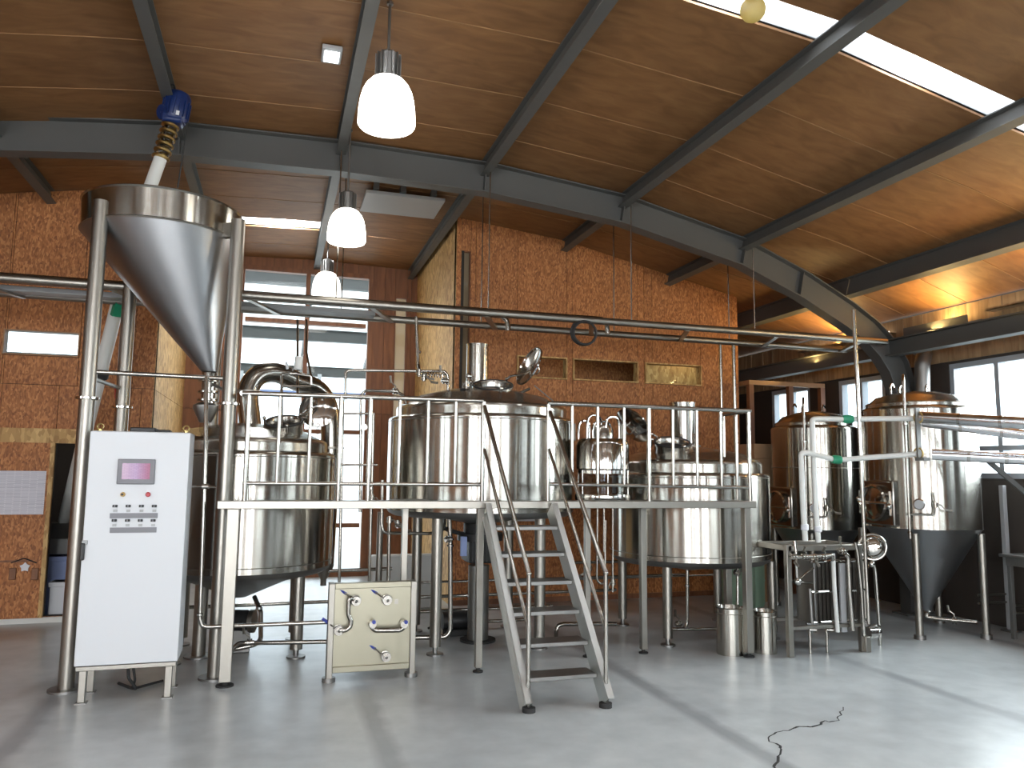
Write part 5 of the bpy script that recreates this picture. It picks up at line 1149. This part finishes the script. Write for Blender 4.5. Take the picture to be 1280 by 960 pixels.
# steel bench by the right wall
bn = E('steel_bench', 'low dark steel bench standing against the right wall', 'table', (7.1, 5.9, 0))
zt_ = AX(1240, 692, 7.0).z
m = MB(); m.bb((6.99, 4.9, zt_-.02), (7.44, 6.1, zt_+.01)); m.build('table_top', M['dullst'], bn, bevel=.004)
m = MB(); m.bb((7.02, 4.95, zt_-.10), (7.40, 6.05, zt_-.02)); m.build('apron', M['dullst'], bn, smooth=False)
for x, y in ((7.05, 4.97), (7.38, 4.97), (7.05, 6.03), (7.38, 6.03)): m = MB(); m.bb((x-.02, y-.02, 0), (x+.02, y+.02, zt_-.02)); m.build('leg', M['beam'], bn, bevel=.004)
for z in (.25, .32): m = MB(); m.cyl((7.05, 6.03, z), (7.38, 6.03, z), .012, 8); m.build('rear_bar', M['satin'], bn)
wb2 = E('wall_post', 'slender pale grey steel post standing by the right wall beyond the big fermenter', 'post', (7.36, 6.33, 0))
m = MB(); m.bb((7.335, 6.305, .02), (7.385, 6.355, 1.50)); m.build('shaft', M['lgrey'], wb2, bevel=.004)
m = MB(); m.bb((7.29, 6.26, 0), (7.42, 6.39, .02)); m.build('foot_plate', M['dullst'], wb2, smooth=False)
for z in (.38, .30): m = MB(); m.cyl((6.95, 6.33, z), (7.32, 6.33, z), .012, 8); m.build('side_bar', M['satin'], wb2)

# passage: timber frame, brown carton, green barrels
tf = E('timber_frame', 'open brown timber frame standing in the passage behind the fermenters', 'frame', (6.6, 9.0, 0))
zf = A(980, 483, 9.0).z
fxs = [A(940, 600, 9.0).x, A(990, 600, 9.0).x, A(1030, 600, 9.0).x]
for x in fxs: m = MB(); m.bb((x-.035, 8.96, 0), (x+.035, 9.03, zf)); m.build('upright', M['timber'], tf, smooth=False)
m = MB(); m.bb((fxs[0]-.035, 8.96, zf), (fxs[-1]+.035, 9.03, zf+.06)); m.build('head_rail', M['bead'], tf, smooth=False)
m = MB(); m.bb((fxs[0]-.035, 9.03, zf), (fxs[0]+.035, 11.0, zf+.06)); m.build('side_rail', M['bead'], tf, smooth=False)
bx = A(955, 600, 8.55); ctn = plain('carton_brown', (0.50, 0.30, 0.16), 0.75); M['carton'] = ctn
cb_ = E('tall_carton', 'tall brown carton standing between right vessel and rear fermenter', 'box', (bx.x, 8.6, 0))
xa, xb = A(944, 600, 8.5).x, A(967, 600, 8.5).x
m = MB(); m.bb((xa, 8.5, 0), (xb, 8.85, A(955, 573, 8.5).z)); m.build('body', M['carton'], cb_, bevel=.006)
m = MB(); m.bb((xa-.01, 8.49, A(955, 573, 8.5).z), (xb+.01, 8.86, A(955, 555, 8.5).z)); m.build('lid', M['carton'], cb_, bevel=.006)
for k, (x, y, r, h_) in enumerate(((5.22, 8.0, .19, .93), (5.62, 8.35, .17, .9))):
    g_ = E('plastic_barrel', ['pale green barrel standing close behind the right vessel', 'pale green barrel standing behind the heat exchanger'][k], 'barrel', (x, y, 0), 'pale green barrels')
    m = MB(); m.lathe([(0, 0), (r*.93, 0), (r, .03), (r, .28), (r*1.03, .30), (r, .32), (r, .58), (r*1.03, .60), (r, .62), (r, h_-.06), (r*.9, h_-.02), (0, h_-.02)], (x, y, 0), n=30); m.build('body', M['palegreen'], g_)
    m = MB(); m.lathe([(.03, h_-.02), (.035, h_), (0, h_+.005)], (x+.08, y, 0), n=12); m.build('bung', M['black'], g_)

# ------------------------------------------------------------------ lamps and ceiling fittings
def pendant(label, x, y, z, D, on=True):
    r_ = E('pendant_lamp', label, 'lamp', (x, y, z), 'pendant lamps')
    k = D/.38
    prof = [(.0, 0.012), (.150, .012), (.180, .0), (.190, .015), (.1895, .06), (.186, .12), (.178, .18), (.164, .235), (.142, .28), (.112, .315), (.085, .33), (0, .335)]
    m = MB(); m.lathe([(a*k, b*k) for a, b in prof], (x, y, z), n=40); m.build('lamp_shade', M['lampglass'] if on else M['opal'], r_)
    m = MB(); m.lathe([(0, .335*k), (.084*k, .33*k), (.084*k, .34*k), (.068*k, .345*k), (.068*k, .50*k), (.055*k, .515*k), (0, .515*k)], (x, y, z), n=24); cp = m.build('cap', M['dullst'], r_)
    for q in range(14):
        a = 2*PI*q/14; m = MB(); m.bar(V((x+math.cos(a)*.076*k, y+math.sin(a)*.076*k, z+.35*k)), V((x+math.cos(a)*.076*k, y+math.sin(a)*.076*k, z+.50*k)), .008, .022*k, (math.cos(a), math.sin(a), 0)); m.build('cooling_fin', M['dullst'], cp, smooth=False)
    zt = zc(x)-.002
    m = MB(); m.cyl((x, y, z+.51*k), (x, y, zt), .010, 8); m.build('rod', M['dullst'], r_)
    m = MB(); m.cyl((x, y, zt-.02), (x, y, zt), .022, 12); m.build('ceiling_rose', M['dullst'], r_)
pendant('nearest glowing white pendant lamp, the largest in the picture', .62, 5.0, A(480, 158, 5.0).z, .385)
pendant('glowing white pendant lamp hanging just before the steel arch', .545, 7.12, A(433, 303, 7.12).z, .355)
pendant('farthest glowing white pendant lamp in front of the alcove glazing', .57, 10.6, A(405, 371, 10.6).z, .385)
q = A(941, 12, 3.7); gl = E('globe_lamp', 'small amber globe lamp before the front skylight strip', 'lamp', q)
m = MB(); m.ball(q, .075, 24); m.build('globe', M['opal'], gl)
m = MB(); m.cyl(q+V((0, 0, .07)), q+V((0, 0, .13)), .04, 16); m.build('socket', M['black'], gl)
m = MB(); m.cyl(q+V((0, 0, .12)), V((q.x, q.y, zc(q.x)-.002)), .008, 8); m.build('rod', M['black'], gl)
fl_ = E('ceiling_floodlight', 'small square white floodlight fixed under the plywood ceiling', 'lamp', (.28, 5.75, zc(.28)-.08))
zz = zc(.28); m = MB(); m.bb((.205, 5.64, zz-.05), (.355, 5.86, zz-.012)); m.build('housing', M['lgrey'], fl_, bevel=.008)
m = MB(); m.bb((.225, 5.67, zz-.056), (.335, 5.83, zz-.05)); m.build('glass', M['floodglass'], fl_, smooth=False)
m = MB(); m.bb((.26, 5.74, zz-.014), (.30, 5.76, zz-.002)); m.build('bracket', M['lgrey'], fl_, smooth=False)
cpn = E('ceiling_panel', 'flat grey panel hung under the alcove side of the ceiling', 'panel', (1.3, 8.9, 4.65))
m = MB(); m.bb((.84, 8.42, 4.66), (1.74, 9.08, 4.70)); m.build('board', M['lgrey'], cpn, bevel=.005)
for x in (.95, 1.25, 1.6): m = MB(); m.bb((x-.03, 8.36, 4.70), (x+.03, 8.46, zc(x)-.002)); m.build('hanger', M['beam'], cpn, smooth=False)
